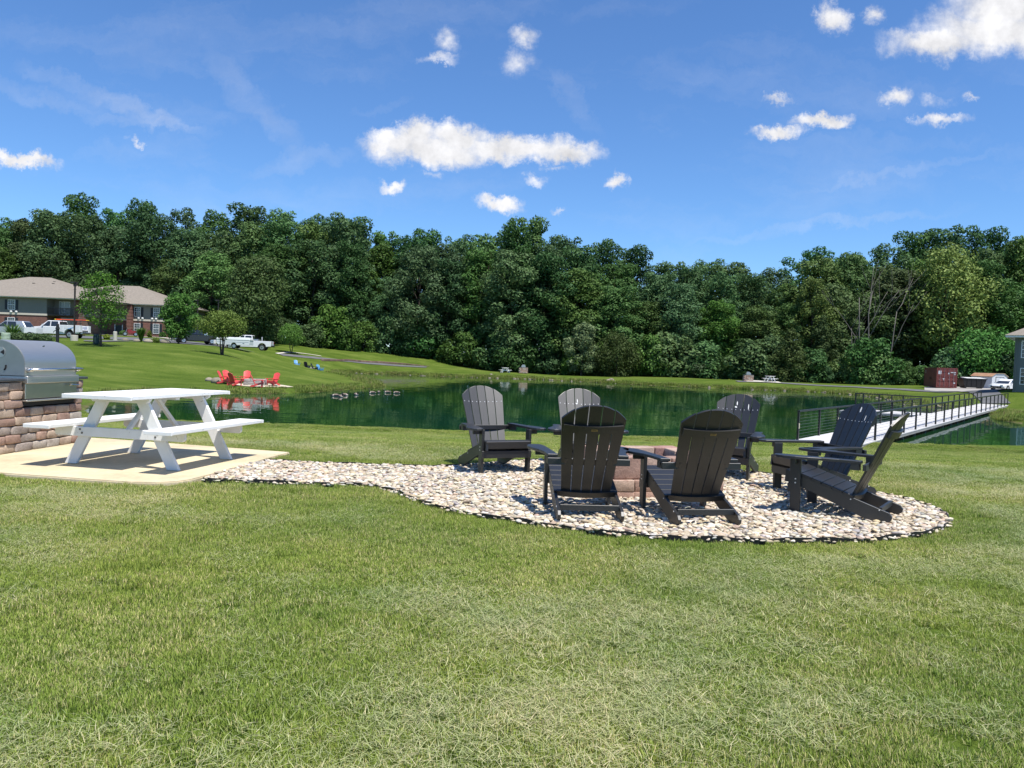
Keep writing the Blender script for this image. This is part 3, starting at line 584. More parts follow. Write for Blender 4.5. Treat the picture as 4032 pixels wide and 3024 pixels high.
def grill_island():
    rz = head((.10, .995)); A = (-5.64, 8.61, 0)
    t = thing('grill_island', 'tumbled stone block grill island with dark counter beside the picnic table', 'grill island', A, rz)
    r = random.Random(11)
    MB().box(-.72, -.12, -1.28, 1.33, 0.0, .50).build('core_wall', mat('block_core', (.10, .085, .075), .95, var=.3), t)
    MB().box(-.72, -.12, -1.28, .26, .5, .808).build('core_wall', MATS['block_core'], t)
    MB().box(-.72, -.64, .26, 1.33, .5, .808).build('core_wall', MATS['block_core'], t)
    for k in range(8):
        z0 = .1005*k; y = -1.30 + (r.uniform(.02, .14) if k % 2 else 0)
        while y < 1.355:
            ln = r.uniform(.17, .30); y1 = y+ln
            if k >= 5:
                if y < .30 < y1+.09: y1 = .30
                if y >= .295 and y < 1.22: y = 1.23; y1 = 1.36
            if y1 > 1.26 and y < 1.36: y1 = 1.36
            if y1-y > .34: y1 = y+.17
            d = .15; pr = r.uniform(-.004, .012) - (.012 if False else 0)
            inst(r.choice(BM), 'stone_block', t, (-d/2+pr, (y+y1)/2, z0+.050), (0, 0, r.choice((0, math.pi))), (d, y1-y-.004, .098)); y = y1
        # the end that faces away along the pond
        x = -.16
        while x > -.72:
            ln = r.uniform(.18, .28); x1 = max(x-ln, -.74); inst(r.choice(BM), 'stone_block', t, ((x+x1)/2, 1.30, z0+.050), (0, 0, 0), (x-x1-.004, .12, .098)); x = x1 if x1 > -.70 else -1
    ctr = mat('slate_counter', (.055, .062, .072), .35, var=.25, vscale=12, bump=.1)
    MB().box(-.78, .03, -1.36, .285, .8105, .840).build('counter', ctr, t, bevel=.005)
    MB().box(-.78, .03, 1.225, 1.42, .8105, .840).build('counter', ctr, t, bevel=.005)
    # the grill itself is lifted out of the island in one piece
    g = thing('gas_grill', 'stainless steel gas grill with domed hood set in the stone island', 'grill', A, rz)
    prof = [(.03, .872), (.03, 1.010)] + [(.03-.345*(1-math.cos(a))*1.0 if True else 0, 1.010+.268*math.sin(a)) for a in np.linspace(.12, math.pi/2, 12)] + [(-.44, 1.262), (-.53, 1.20), (-.58, 1.10), (-.59, .872)]
    auto_smooth(MB().prism(prof, 1, .292, 1.178).build('hood', STEEL, g), 25)
    for y0, y1 in ((.286, .2915), (1.1785, 1.184)):
        auto_smooth(MB().prism([(a*.985-.004, .872+(b-.872)*.99) for a, b in prof], 1, y0, y1).build('hood_side', mat('matte_steel', (.42, .41, .39), .42, metal=.9, var=.1), g), 25)
    ring = MB()
    for rr, y in ((.060, .2845),): ring.tube([(-.27, y+.004, 1.135), (-.27, y-.002, 1.135)], rr, 28)
    vent = ring.build('vent', STEEL, g)
    fan = MB()
    for a in (0, math.pi):
        pts = [(-.27, 1.135)] + [(-.27+.050*math.cos(a+w), 1.135+.050*math.sin(a+w)) for w in np.linspace(-.62, .62, 9)]
        fan.prism(pts, 1, .2795, .2822)
    fan.build('vent_opening', DARK, vent)
    MB().tube([(-.20, .284, .99), (-.205, .283, .955), (-.22, .284, .93)], .009, 8).build('hook_slot', DARK, g)
    MB().tube([(.105, .315, .945), (.105, 1.20, .945)], .012, 14).build('handle', STEELP, g, smooth=True)
    for y in (.335, 1.18): MB().tube([(.028, y, .935), (.07, y, .94), (.105, y, .945)], [.030, .022, .014], 12).build('handle_bracket', STEELP, g, smooth=True)
    bdg = MB().prism([(-.030, 0), (-.010, .013), (.014, .012), (.032, .002), (.022, -.011), (-.016, -.009)], 1, -.002, .003).build('badge', STEELP, g)
    bdg.location = (-.085, .735, 1.205); bdg.rotation_euler = (0, R(-38), R(90))
    MB().box(-.58, .060, .296, 1.20, .782, .868).build('control_panel', STEEL, g, bevel=.006)
    MB().box(-.58, .032, .300, 1.196, .602, .780).build('front_panel', mat('panel_steel', (.50, .49, .45), .33, metal=1.0, var=.08), g, bevel=.006)
    MB().box(-.58, .052, .300, 1.192, .572, .592).build('drip_tray', STEEL, g, bevel=.004)
    MB().box(-.58, .0, .310, 1.186, .52, .571).build('base', DARK, g)
    MB().tube([(.060, 1.03, .752), (.075, 1.03, .752)], .016, 12).build('knob', STEELP, g); MB().tube([(.045, 1.06, .745), (.06, 1.20, .742)], .008, 8).build('igniter_rod', STEELP, g)
grill_island()
# ------------------------------------------------------------------ garden chairs
def board_mat(name, col, rough=.45, spec=.5):
    m, t, b = new_mat(name); tc = N(t, 'ShaderNodeTexCoord').outputs['Object']; mp = N(t, 'ShaderNodeMapping'); mp.inputs['Scale'].default_value = (60, 6, 6); L(t, tc, mp.inputs[0])
    n = noise(t, mp.outputs[0], 1.5, 5.0, .6); oi = N(t, 'ShaderNodeObjectInfo'); off = N(t, 'ShaderNodeVectorMath'); L(t, tc, off.inputs[0]); L(t, vmath(t, 'MULTIPLY', oi.outputs['Location'], (3, 3, 3)), off.inputs[1])
    dust = N(t, 'ShaderNodeMapRange', in_1=.52, in_2=.80, in_3=0.0, in_4=.010); L(t, noise(t, off.outputs[0], 7.0, 6.0, .7), dust.inputs[0])
    L(t, mixc(t, dust.outputs[0], ramp(t, n, [(.3, tuple(c*.8 for c in col)), (.7, tuple(c*1.15 for c in col))]), (.5, .46, .40)), b.inputs['Base Color'])
    L(t, mth(t, 'MULTIPLY_ADD', n, .16, rough-.08), b.inputs['Roughness']); b.inputs['Specular IOR Level'].default_value = spec; b.inputs['Coat Weight'].default_value = .18; b.inputs['Coat Roughness'].default_value = .45
    bp = N(t, 'ShaderNodeBump', in_Strength=.18, in_Distance=.003); L(t, n, bp.inputs['Height']); L(t, bp.outputs[0], b.inputs['Normal']); return m
BLKW = board_mat('black_board', (.005, .0054, .0064), .47, .8); REDW = board_mat('red_board', (.66, .07, .065), .45); BLUEW = board_mat('blue_board', (.10, .30, .52), .45); NAVYW = board_mat('navy_board', (.010, .016, .03), .45)
SCREW = mat('steel_screw', (.72, .72, .72), .3, metal=.3)
def make_chair(label, bm_, group=None, plate=True):
    """fan-back slatted garden chair: local +Y is the way the sitter looks, origin on the ground"""
    t = thing('garden_chair', label, 'chair', group=group); Y0 = -.42
    # side runners that carry the seat and reach the ground behind
    top = lambda y: .07+.326*y
    pr = [(.885, top(.885)), (.895, .25), (.80, .235), (.187, 0.0), (.035, 0.0), (.008, .020), (.0, .050), (.025, top(.025)+.004)]
    for s in (-1, 1):
        x = s*.252; MB().prism([(y+Y0, z) for y, z in pr], 0, x-.013, x+.013).build('side_runner', bm_, t, bevel=.002)
        x = s*.2815; MB().prism([(.745+Y0, 0), (.83+Y0, 0), (.845+Y0, .476), (.75+Y0, .476)], 0, x-.0155, x+.0155).build('front_leg', bm_, t, bevel=.002)
        arm = [(s*.250, .25), (s*.335, .25), (s*.345, .42), (s*.375, .56), (s*.420, .66), (s*.450, .76), (s*.455, .86), (s*.435, .93), (s*.395, .958), (s*.350, .955), (s*.315, .92), (s*.296, .83), (s*.280, .66), (s*.262, .45)]
        MB().prism([(x, y+Y0) for x, y in arm], 2, .4765, .500).build('arm', bm_, t, bevel=.003)
        MB().box(min(s*.2985, s*.385), max(s*.2985, s*.385), .775+Y0, .80+Y0, .425, .476).build('arm_bracket', bm_, t)
        MB().box(min(s*.262, s*.335), max(s*.262, s*.335), .262+Y0, .33+Y0, .42, .476).build('arm_block', bm_, t)
    for i in range(6):
        y = .845-i*.089; MB().hexa([(-.266, y-.083+Y0, top(y-.083)), (.266, y-.083+Y0, top(y-.083)), (.266, y+Y0, top(y)), (-.266, y+Y0, top(y)), (-.266, y-.083+Y0-.006, top(y-.083)+.019), (.266, y-.083+Y0-.006, top(y-.083)+.019), (.266, y+Y0-.006, top(y)+.019), (-.266, y+Y0-.006, top(y)+.019)]).build('seat_slat', bm_, t, bevel=.003)
    MB().hexa([(-.264, .862+Y0, .275), (.264, .862+Y0, .275), (.264, .882+Y0, .270), (-.264, .882+Y0, .270), (-.264, .868+Y0, .360), (.264, .868+Y0, .360), (.264, .892+Y0, .350), (-.264, .892+Y0, .350)]).build('front_slat', bm_, t, bevel=.003)
    MB().box(-.297, .297, .832+Y0, .856+Y0, .165, .245).build('front_apron', bm_, t, bevel=.003)
    MB().box(-.238, .238, .085+Y0, .110+Y0, .072, .118).build('rear_stretcher', bm_, t, bevel=.002)
    # back: plane through (y .345, z .165) leaning 26 degrees; s runs up the back
    ln = R(25.5); cs, sn = math.cos(ln), math.sin(ln); yb, zb = .350, .150
    def bp_(x, s, d): # d = depth in front of the plane
        cur = .030*(1-(x/.26)**2)
        dd = d - cur
        return (x, yb - s*sn + dd*cs + Y0, zb + s*cs + dd*sn)
    def wdt(s): return .205 + (.262-.205)*min(s/.72, 1)
    def topc(f): return .865 - .135*abs(f)**2.2
    for k in range(5):
        f0, f1 = -1+.4*k, -1+.4*(k+1); g = .0045
        outl = []
        ss = [0.0, .25, .5, .70]
        outl += [(f0*wdt(s)+g, s) for s in ss] + [((f0*(1-w)+f1*w)*.262 + g*(1-2*w), topc(f0*(1-w)+f1*w)) for w in np.linspace(0, 1, 6)] + [(f1*wdt(s)-g, s) for s in ss[::-1]]
        n = len(outl); V = [bp_(x, s, .018) for x, s in outl] + [bp_(x, s, .0) for x, s in outl]
        # strips so that the curved board keeps planar quads
        m_ = MB(); lft = outl[:4+3]; rgt = outl[4+3:][::-1]
        V = []; F_ = []
        for (a, b) in zip(lft, rgt):
            V += [bp_(*a, .018), bp_(*b, .018), bp_(*b, 0), bp_(*a, 0)]
        for i in range(len(lft)-1):
            q = 4*i
            for a, b in ((0, 1), (1, 2), (2, 3), (3, 0)): F_.append((q+a, q+b, q+4+b, q+4+a))
        F_.append((3, 2, 1, 0)); q = 4*(len(lft)-1); F_.append((q, q+1, q+2, q+3))
        m_.add(V, F_).build('back_slat', bm_, t)
    def rail(s0, s1, hw, name):
        V = []; F_ = []; xs = np.linspace(-hw, hw, 9)
        for x in xs: V += [bp_(x, s0, -.0008), bp_(x, s1, -.0008), bp_(x, s1, -.024), bp_(x, s0, -.024)]
        for i in range(8):
            q = 4*i
            for a, b in ((0, 1), (1, 2), (2, 3), (3, 0)): F_.append((q+a, q+b, q+4+b, q+4+a))
        F_ += [(3, 2, 1, 0), (32, 33, 34, 35)]; return MB().add(V, F_).build(name, bm_, t)
    up = rail(.625, .690, .238, 'upper_rail'); rail(.010, .060, .238, 'lower_rail')
    MB().box(-.338, .338, .204+Y0, .232+Y0, .420, .474).build('arm_rail', bm_, t, bevel=.003)
    MB().hexa([(-.20, .205+Y0, .424), (.20, .205+Y0, .424), (.20, .240+Y0-.02, .424), (-.20, .240+Y0-.02, .424), (-.20, .180+Y0, .47), (.20, .180+Y0, .47), (.20, .21+Y0, .47), (-.20, .21+Y0, .47)]).build('back_batten', bm_, t)
    sc = MB()
    for k in range(5):
        for o_ in (-.028, .028):
            for s, e in ((.655, .0), (.34, 0)):
                x = (-.8+.4*k)*wdt(s)+o_; a = Vector(bp_(x, s, .0175)); b = Vector(bp_(x, s, .0200)); sc.tube([a, b], .0045, 6)
    for s in (-1, 1):
        for y, z in ((.79, .25), (.79, .285), (.785, .44)): sc.tube([(s*.2965, y+Y0, z), (s*.3005, y+Y0, z)], .007, 8)
        for y, z in ((.33, .16), (.10, .098)): sc.tube([(s*.2645, y+Y0, z), (s*.2685, y+Y0, z)], .006, 8)
    o = sc.build('screws', SCREW, t); o['kind'] = 'stuff'
    if plate:
        a = [bp_(-.022, .650, -.0245), bp_(.028, .650, -.0245), bp_(.028, .668, -.0245), bp_(-.022, .668, -.0245)]; c = [bp_(-.022, .650, -.026), bp_(.028, .650, -.026), bp_(.028, .668, -.026), bp_(-.022, .668, -.026)]
        pl = MB().hexa([tuple(p) for p in a+c]).build('name_plate', mat('brass_plate', (.30, .20, .07), .5, metal=.4), up)
        mk = MB()
        for i in range(6): mk.hexa([bp_(-.016+i*.006, .656, -.0262), bp_(-.012+i*.006, .656, -.0262), bp_(-.012+i*.006, .662, -.0262), bp_(-.016+i*.006, .662, -.0262)]+[bp_(-.016+i*.006, .656, -.0266), bp_(-.012+i*.006, .656, -.0266), bp_(-.012+i*.006, .662, -.0266), bp_(-.016+i*.006, .662, -.0266)])
        o = mk.build('plate_marks', DARK, up); o['kind'] = 'stuff'
    t['_bp'] = 0; del t['_bp']; return t, bp_
def place_front(o, F, d, z=None):       # F = point on the ground midway between the front legs
    d = np.array(d, float); d /= np.linalg.norm(d); p = np.array(F) - d*.38; o.location = (p[0], p[1], 0.0 if z is None else z); o.rotation_euler = (0, 0, head(d))
def droppings(o, bp_, spots):
    for (x, s, w, h) in spots:
        V = [bp_(x+w*a, s+h*b, .0186) for a, b in ((-.5, -.5), (.1, -.6), (.5, -.1), (.35, .5), (-.1, .45), (-.45, .1))]; V2 = [bp_(x+w*a, s+h*b, .0200) for a, b in ((-.4, -.4), (.1, -.5), (.4, -.1), (.3, .4), (-.1, .35), (-.4, .1))]
        n = 6; MB().add(V+V2, [tuple(range(n))[::-1], tuple(range(n, 2*n))]+[(i, (i+1) % n, n+(i+1) % n, n+i) for i in range(n)]).build('dropping', mat('white_splash', (.75, .74, .70), .7), o)
proto, BP = make_chair('black slatted garden chair with brass plate, back to the lawn, nearest the picnic table side', BLKW, 'black chairs around the fire pit')
CH = 'black chairs around the fire pit'
place_front(proto, (.61, 6.88), (-.05, .80))
def another(F, d, label, spots=()):
    c = copy_tree(proto); c['label'] = label; place_front(c, F, d)
    if spots: droppings(c, BP, spots)
    return c
another((1.46, 6.86), (-.12, .70), 'black slatted garden chair with brass plate, back to the lawn, beside the low reclining pair')
another((-.05, 8.60), (.40, -.92), 'black slatted garden chair turned toward the fire pit, closest to the picnic table')
another((.87, 8.72), (.06, -1), 'black slatted garden chair beyond the fire pit, half hidden behind another chair', [(.02, .70, .012, .05), (.03, .665, .03, .012)])
another((2.43, 8.82), (-.46, -.89), 'black slatted garden chair with splashed back, on the pond side near the footbridge', [(.02, .74, .014, .05), (-.12, .70, .012, .07), (.03, .69, .03, .02)])
another((2.90, 7.90), (-.96, -.27), 'black slatted garden chair with white splashes, seen against the footbridge deck', [(.02, .79, .02, .06), (-.10, .70, .012, .06)])
another((2.715, 7.13), (-.81, .586), 'black slatted garden chair in profile at the tip of the stone bed')
# ------------------------------------------------------------------ fire pit
FPB = block_meshes(block_mat('pit_block', [(0, (.40, .27, .22)), (.25, (.48, .36, .29)), (.5, (.36, .22, .19)), (.75, (.44, .33, .27))]), 5, .05, .03, 9)
def fire_pit(name, label, loc, rz, meshes, half=.57):
    t = thing(name, label, 'fire pit', loc, rz); r = random.Random(4)
    for z0, z1, h, n in ((-.05, .055, half, 4), (.0555, .165, half, 4), (.1655, .372, half-.05, 3)):
        ln = (2*h-.18)/n
        for s in range(4):
            for i in range(n):
                u0 = -h + i*ln + (.09 if i == 0 and False else 0); a = s*math.pi/2; c = (u0+ln/2, -h+.09, (z0+z1)/2)
                p = Matrix.Rotation(a, 4, 'Z') @ Vector(c); inst(r.choice(meshes), 'pit_block', t, p, (0, 0, a+r.choice((0, math.pi))), (ln-.004, .18, z1-z0-.003))
            a = s*math.pi/2; p = Matrix.Rotation(a, 4, 'Z') @ Vector((h-.09, -h+.09, (z0+z1)/2)); inst(r.choice(meshes), 'pit_block', t, p, (0, 0, a), (.178, .178, z1-z0-.003))
    MB().box(-half+.17, half-.17, -half+.17, half-.17, -.02, .03).build('ash_bed', mat('ash', (.06, .055, .05), .95, var=.5, vscale=20), t)
    return t
fire_pit('fire_pit', 'square fire pit of pinkish stone blocks amid the black chairs', (1.39, 7.88, 0), R(12), FPB)
# ------------------------------------------------------------------ footbridge over the pond
def footbridge():
    A = np.array([10.54, 28.73]); d = np.array([.606, .795]); d /= np.linalg.norm(d); Ln, Wd, Z = 54.0, 2.15, -1.39
    rz = head(d)                                  # local +Y along the deck, +X to the far-right side, origin at the near left corner
    t = thing('footbridge', 'long pale plank footbridge with black cable railings across the pond corner', 'bridge', (A[0], A[1], Z), rz)
    deckm = mat('pale_deck', (.56, .545, .53), .75, var=.12, vscale=1.2, bump=.2, bscale=40, randv=.07); rim = mat('grey_rim', (.34, .33, .31), .85, var=.35, vscale=1.5, stretch=(1, .3, 4), bump=.2)
    blk = mat('black_rail', (.014, .013, .013), .38, var=.2); cab = mat('steel_cable', (.10, .11, .10), .4, metal=.4)
    bme = MB().box(-.04, Wd+.04, -.0865, .0865, -.04, 0).mesh('deck_board', deckm)
    for i in range(300): inst(bme, 'deck_board', t, (0, .09+.18*i, 0))
    for x in (-.03, Wd-.02):
        MB().box(x, x+.05, -.02, Ln+.02, -.155, -.0405).build('rim_beam', rim, t)
    for x in (.7, 1.4): MB().box(x, x+.05, 0, Ln, -.15, -.041).build('joist', rim, t)
    pile = MB().box(-.045, .045, -.045, .045, -1.75, -.157).mesh('pile', mat('pile_wood', (.22, .20, .18), .9, var=.3))
    post = MB().box(-.036, .036, -.036, .036, .0005, 1.035).mesh('rail_post', blk)
    n = 21; ys = np.linspace(.25, Ln-.15, n)
    for y in ys:
        for x in (.12, Wd-.12): inst(pile, 'pile', t, (x, float(y)+.3, 0))
        inst(post, 'rail_post', t, (Wd-.03, float(y), 0))
        if not (24.6 < y < 27.6): inst(post, 'rail_post', t, (.03, float(y), 0))
    inst(post, 'rail_post', t, (.03, 24.5, 0)); inst(post, 'rail_post', t, (.03, 28.4, 0))
    def rl(p, q): return MB().hexa(p+q)
    for x, a, b in ((Wd-.03, .22, Ln-.12), (.03, .22, 24.54), (.03, 28.36, Ln-.12)):
        MB().box(x-.05, x+.05, a, b, 1.0355, 1.10).build('top_rail', blk, t)
        for k in range(8): MB().tube([(x, a, .10+.115*k), (x, b, .10+.115*k)], .0045, 5).build('cable', cab, t)
    for y in (.25, 5.6): MB().box(.058, .075, y-.04, y+.04, .42, .62).build('tag_plate', mat('tan_tag', (.55, .48, .36), .6), t)
    # fishing platform on the open-water side
    p0 = MB().box(-4.75, -.06, -.0865, .0865, -.04, 0).mesh('platform_board', deckm)
    for i in range(21): inst(p0, 'platform_board', t, (0, 24.66+.18*i, -.002))
    for y in (24.55, 28.37): MB().box(-4.77, -.04, y, y+.05, -.15, -.0425).build('platform_beam', rim, t)
    MB().box(-4.80, -4.752, 24.55, 28.42, -.15, -.0425).build('platform_beam', rim, t)
    for x in (-4.70, -3.2, -1.7): 
        inst(post, 'rail_post', t, (x, 28.30, 0))
        for y in (24.8, 28.2): inst(pile, 'pile', t, (x+.1, y, 0))
    inst(post, 'rail_post', t, (-4.2, 28.30, 0)); inst(post, 'rail_post', t, (-2.4, 28.30, 0))
    MB().box(-4.75, -.02, 28.25, 28.35, 1.0355, 1.10).build('top_rail', blk, t)
    for k in range(8): MB().tube([(-4.72, 28.30, .10+.115*k), (0, 28.30, .10+.115*k)], .0045, 5).build('cable', cab, t)
    MB().tube([(-1.9, 28.2, .02), (-1.2, 28.25, .95)], .02, 6).build('gate_strut', blk, t)
    return t
footbridge()
# ------------------------------------------------------------------ the other seats around the pond
def flat_chair(label, m, group):
    t, _ = make_chair(label, m, group, plate=False); return t
RG = 'red chairs around the far fire pit'
def far_at(px, py, Y): p = at(px, py, Y); return float(p[0]), float(p[1])
red0 = flat_chair('red slatted garden chair standing apart at the end of the pale gravel', REDW, RG)
def place_c(o, c, d, lift=.045):
    o.location = (c[0], c[1], tz(*c)+lift); o.rotation_euler = (0, 0, head(d))
place_c(red0, far_at(1078,1511,56.2), (-.35,-1))
for px, py, Y, d, lb in [(969,1508,57.3,(.15,-1),'red slatted garden chair facing the pond behind the far fire pit'),
        (897,1506,57.4,(.75,-.65),'red slatted garden chair half hidden behind the dark-backed red chair'),
        (881,1508,56.6,(1,.02),'red slatted garden chair in profile beside the bank stones'),
        (922,1512,55.0,(.5,.87),'red slatted garden chair showing its shaded back to the pond'),
        (1010,1515,54.6,(.97,.24),'red slatted garden chair in profile in front of the far fire pit')]:
    c = copy_tree(red0); c['label'] = lb; place_c(c, far_at(px, py, Y), d)
GB = block_meshes(mat('grey_block', (.40, .37, .34), .9, var=.35, vscale=3, bump=.4, randv=.2), 4, .05, .04, 21)
x, y = far_at(1008, 1508, 56.4); fp = fire_pit('fire_pit', 'pale grey block fire pit amid the red chairs', (x, y, tz(x, y)+.05), R(8), GB, .75)
rp = [(x+2.2*math.cos(a)*(1+.06*math.sin(3*a)) + .5, y-.2+1.25*math.sin(a)) for a in np.linspace(0, 2*math.pi, 40)[:-1]]
rq = np.array(rp); zz = terrain(rq)+.035; cz = tz(float(rq[:, 0].mean()), float(rq[:, 1].mean()))+.045
o = MB().add([(*p, float(zk)) for p, zk in zip(rq, zz)] + [(*rq.mean(0), cz)], [(i, (i+1) % 39, 39) for i in range(39)]).build('gravel_bed', mat('pale_gravel', (.62, .56, .44), .95, col2=(.40, .34, .25), vscale=9, bump=1.0, bscale=14)); tag(o, 'pale gravel patch under the red chairs', 'gravel', kind='structure')
bl0 = flat_chair('light blue slatted garden chair with open arm, on the slope above the cove', BLUEW, 'blue chairs above the cove')
place_c(bl0, far_at(1167,1452,104), (.55,-.8), .02)
c = copy_tree(bl0); c['label'] = 'light blue slatted garden chair in profile nearest the cove water'; place_c(c, far_at(1258,1462,102), (.75,-.55), .02)
nv = flat_chair('dark navy slatted garden chair with its back to the hill, between blue chairs', NAVYW, 'blue chairs above the cove'); place_c(nv, far_at(1207,1457,102), (.2,1), .02)
c = copy_tree(nv); c['label'] = 'dark navy slatted garden chair low on the slope beside the blue chair nearest the water'; place_c(c, far_at(1236,1462,101.5), (1,-.1), .0)
x, y = far_at(1222, 1456, 104); fire_pit('fire_pit', 'small pale block fire pit among the blue chairs', (x, y, tz(x, y)+.04), R(20), GB, .55)
# picnic tables and grill stands across the water
p = far_at(1989, 1465, 120); picnic_table('white picnic table at the foot of the grassy hill across the pond', (p[0], p[1], tz(*p)+.01), R(14), detail=False)
p = far_at(3031, 1504, 109.8); picnic_table('white picnic table on the pale slab before the wood', (p[0], p[1], tz(*p)+.125), R(6), detail=False)
def grill_stand(label, p, rz):
    t = thing('grill_stand', label, 'grill', (p[0], p[1], tz(*p)+.02), rz); r = random.Random(int(p[0]*10))
    MB().box(-.60, .60, -.34, .34, 0, .88).build('core_wall', MATS['block_core'], t)
    for k in range(6):
        x = -.68+(.1 if k % 2 else 0)
        for s in (-1, 1):
            x = -.68+(.1 if k % 2 else 0)
            while x < .66:
                x1 = min(x+r.uniform(.22, .32), .68); inst(r.choice(BM), 'stone_block', t, ((x+x1)/2, s*.36, .075+.15*k), (0, 0, 0), (x1-x-.005, .13, .146)); x = x1 if x1 < .64 else 1
            inst(r.choice(BM), 'stone_block', t, (s*.63, 0, .075+.15*k), (0, 0, R(90)), (.60, .12, .146))
    MB().box(-.72, .72, -.44, .44, .9005, .935).build('counter', MATS['slate_counter'], t)
    pr = [(-.33*math.cos(a), .936+.40*math.sin(a)) for a in np.linspace(0, math.pi, 11)]
    auto_smooth(MB().prism(pr, 1, -.38, .38).build('hood', STEEL, t), 40); MB().tube([(-.38, -.34, 1.02), (-.38, .34, 1.02)], .018, 8).build('handle', STEELP, t)
grill_stand('pinkish stone grill stand with steel hood beside the table below the hill', far_at(2060,1467,120), R(4))
grill_stand('pinkish stone grill stand with steel hood at the end of the asphalt footpath', far_at(2945,1501,110.5), R(-6))
# ------------------------------------------------------------------ stones on the banks
def rock_mesh(seed):
    V, Fq = ico(2); r = np.random.default_rng(seed); f = np.ones(len(V))
    for k in range(6): d = r.normal(size=3); f += .10*np.sign(V @ d)*np.minimum(np.abs(V @ d), .6)
    return np_mesh('rock', V*f[:, None], Fq, [mat('bank_rock', (.27, .235, .175), .9, var=.4, vscale=4, bump=.5, bscale=10, randv=.25)])
RK = [rock_mesh(k) for k in range(4)]
def rock(px, py, Y, s, label): p = far_at(px, py, Y); tag(inst(RK[int(px) % 4], 'rock', None, (p[0], p[1], tz(*p)+s*.25), (0, 0, px), (s*1.3, s, s*.7)), label, 'rock')
rock(857,1497,57.5,.42,'pale boulder in the grass beside the red chairs'); rock(822,1493,59,.30,'low boulder in the grass, a step from the larger one')
for i, (px, py, Y) in enumerate([(1934,1482,115.5),(2405,1492,112),(2395,1499,109.5),(2412,1500,110)]): rock(px, py, Y, (.3,.38,.34,.3)[i], ['round pale stone on the bank below the picnic table','long pale stone running down the bank to the water','pale stone at the foot of the stone run','flat stone beside the stone run'][i])
rb = []; r_ = np.random.default_rng(3)
V0, F0 = ico(1); VV = []; FF = []
idx = np.where((POND[:, 1] > 60))[0]
for k in range(230):
    p = POND[r_.choice(idx)] + r_.normal(0, .8, 2); 
    if polydist([p], POND)[0] > .7 or (p[0] < -9 and p[1] < 100): continue
    s = r_.uniform(.05, .20); VV.append(V0*[s*1.5, s, s*.6]*(1+.2*np.sin(V0[:, :1]*3+k)) + [p[0], p[1], max(tz(*p), WATER)+s*.2]); FF.append(F0+len(V0)*(len(VV)-1))
o = bpy.data.objects.new('bank_stones', np_mesh('bank_stones', np.concatenate(VV), np.concatenate(FF), [MATS['bank_rock']])); COL.objects.link(o); tag(o, 'small stones scattered along the far water line', 'stones', kind='stuff')
# ------------------------------------------------------------------ timber edge above the path
def retaining():
    C = np.array([g(1271,1403,116.5), g(1371,1415,122.6), g(1500,1428,125.6), g(1600,1437,126.2), g(1690,1441,126.2)]); n = 0
    t = thing('retaining_edge', 'low brown stone retaining edge above the hillside path', 'wall', (float(C[0][0]), float(C[0][1]), 0)); r = random.Random(2)
    s = np.concatenate([[0], np.cumsum(np.hypot(*np.diff(C, axis=0).T))]); L_ = s[-1]; k = 0.0
    bm = block_meshes(mat('brown_block', (.20, .13, .095), .95, var=.4, vscale=5, bump=.5, randv=.3), 3, .08, .05, 5)
    while k < L_:
        p = np.array([np.interp(k, s, C[:, j]) for j in (0, 1)]); q = np.array([np.interp(min(k+.3, L_), s, C[:, j]) for j in (0, 1)]); dd = q-p; hh = .34*min(1, (L_-k)/8+.3); zc = tz(*p)
        inst(r.choice(bm), 'stone_block', t, (p[0]-C[0][0], p[1]-C[0][1], zc+hh/2-.03), (0, 0, math.atan2(dd[1], dd[0])), (.46, .3, hh)); k += .47
retaining()
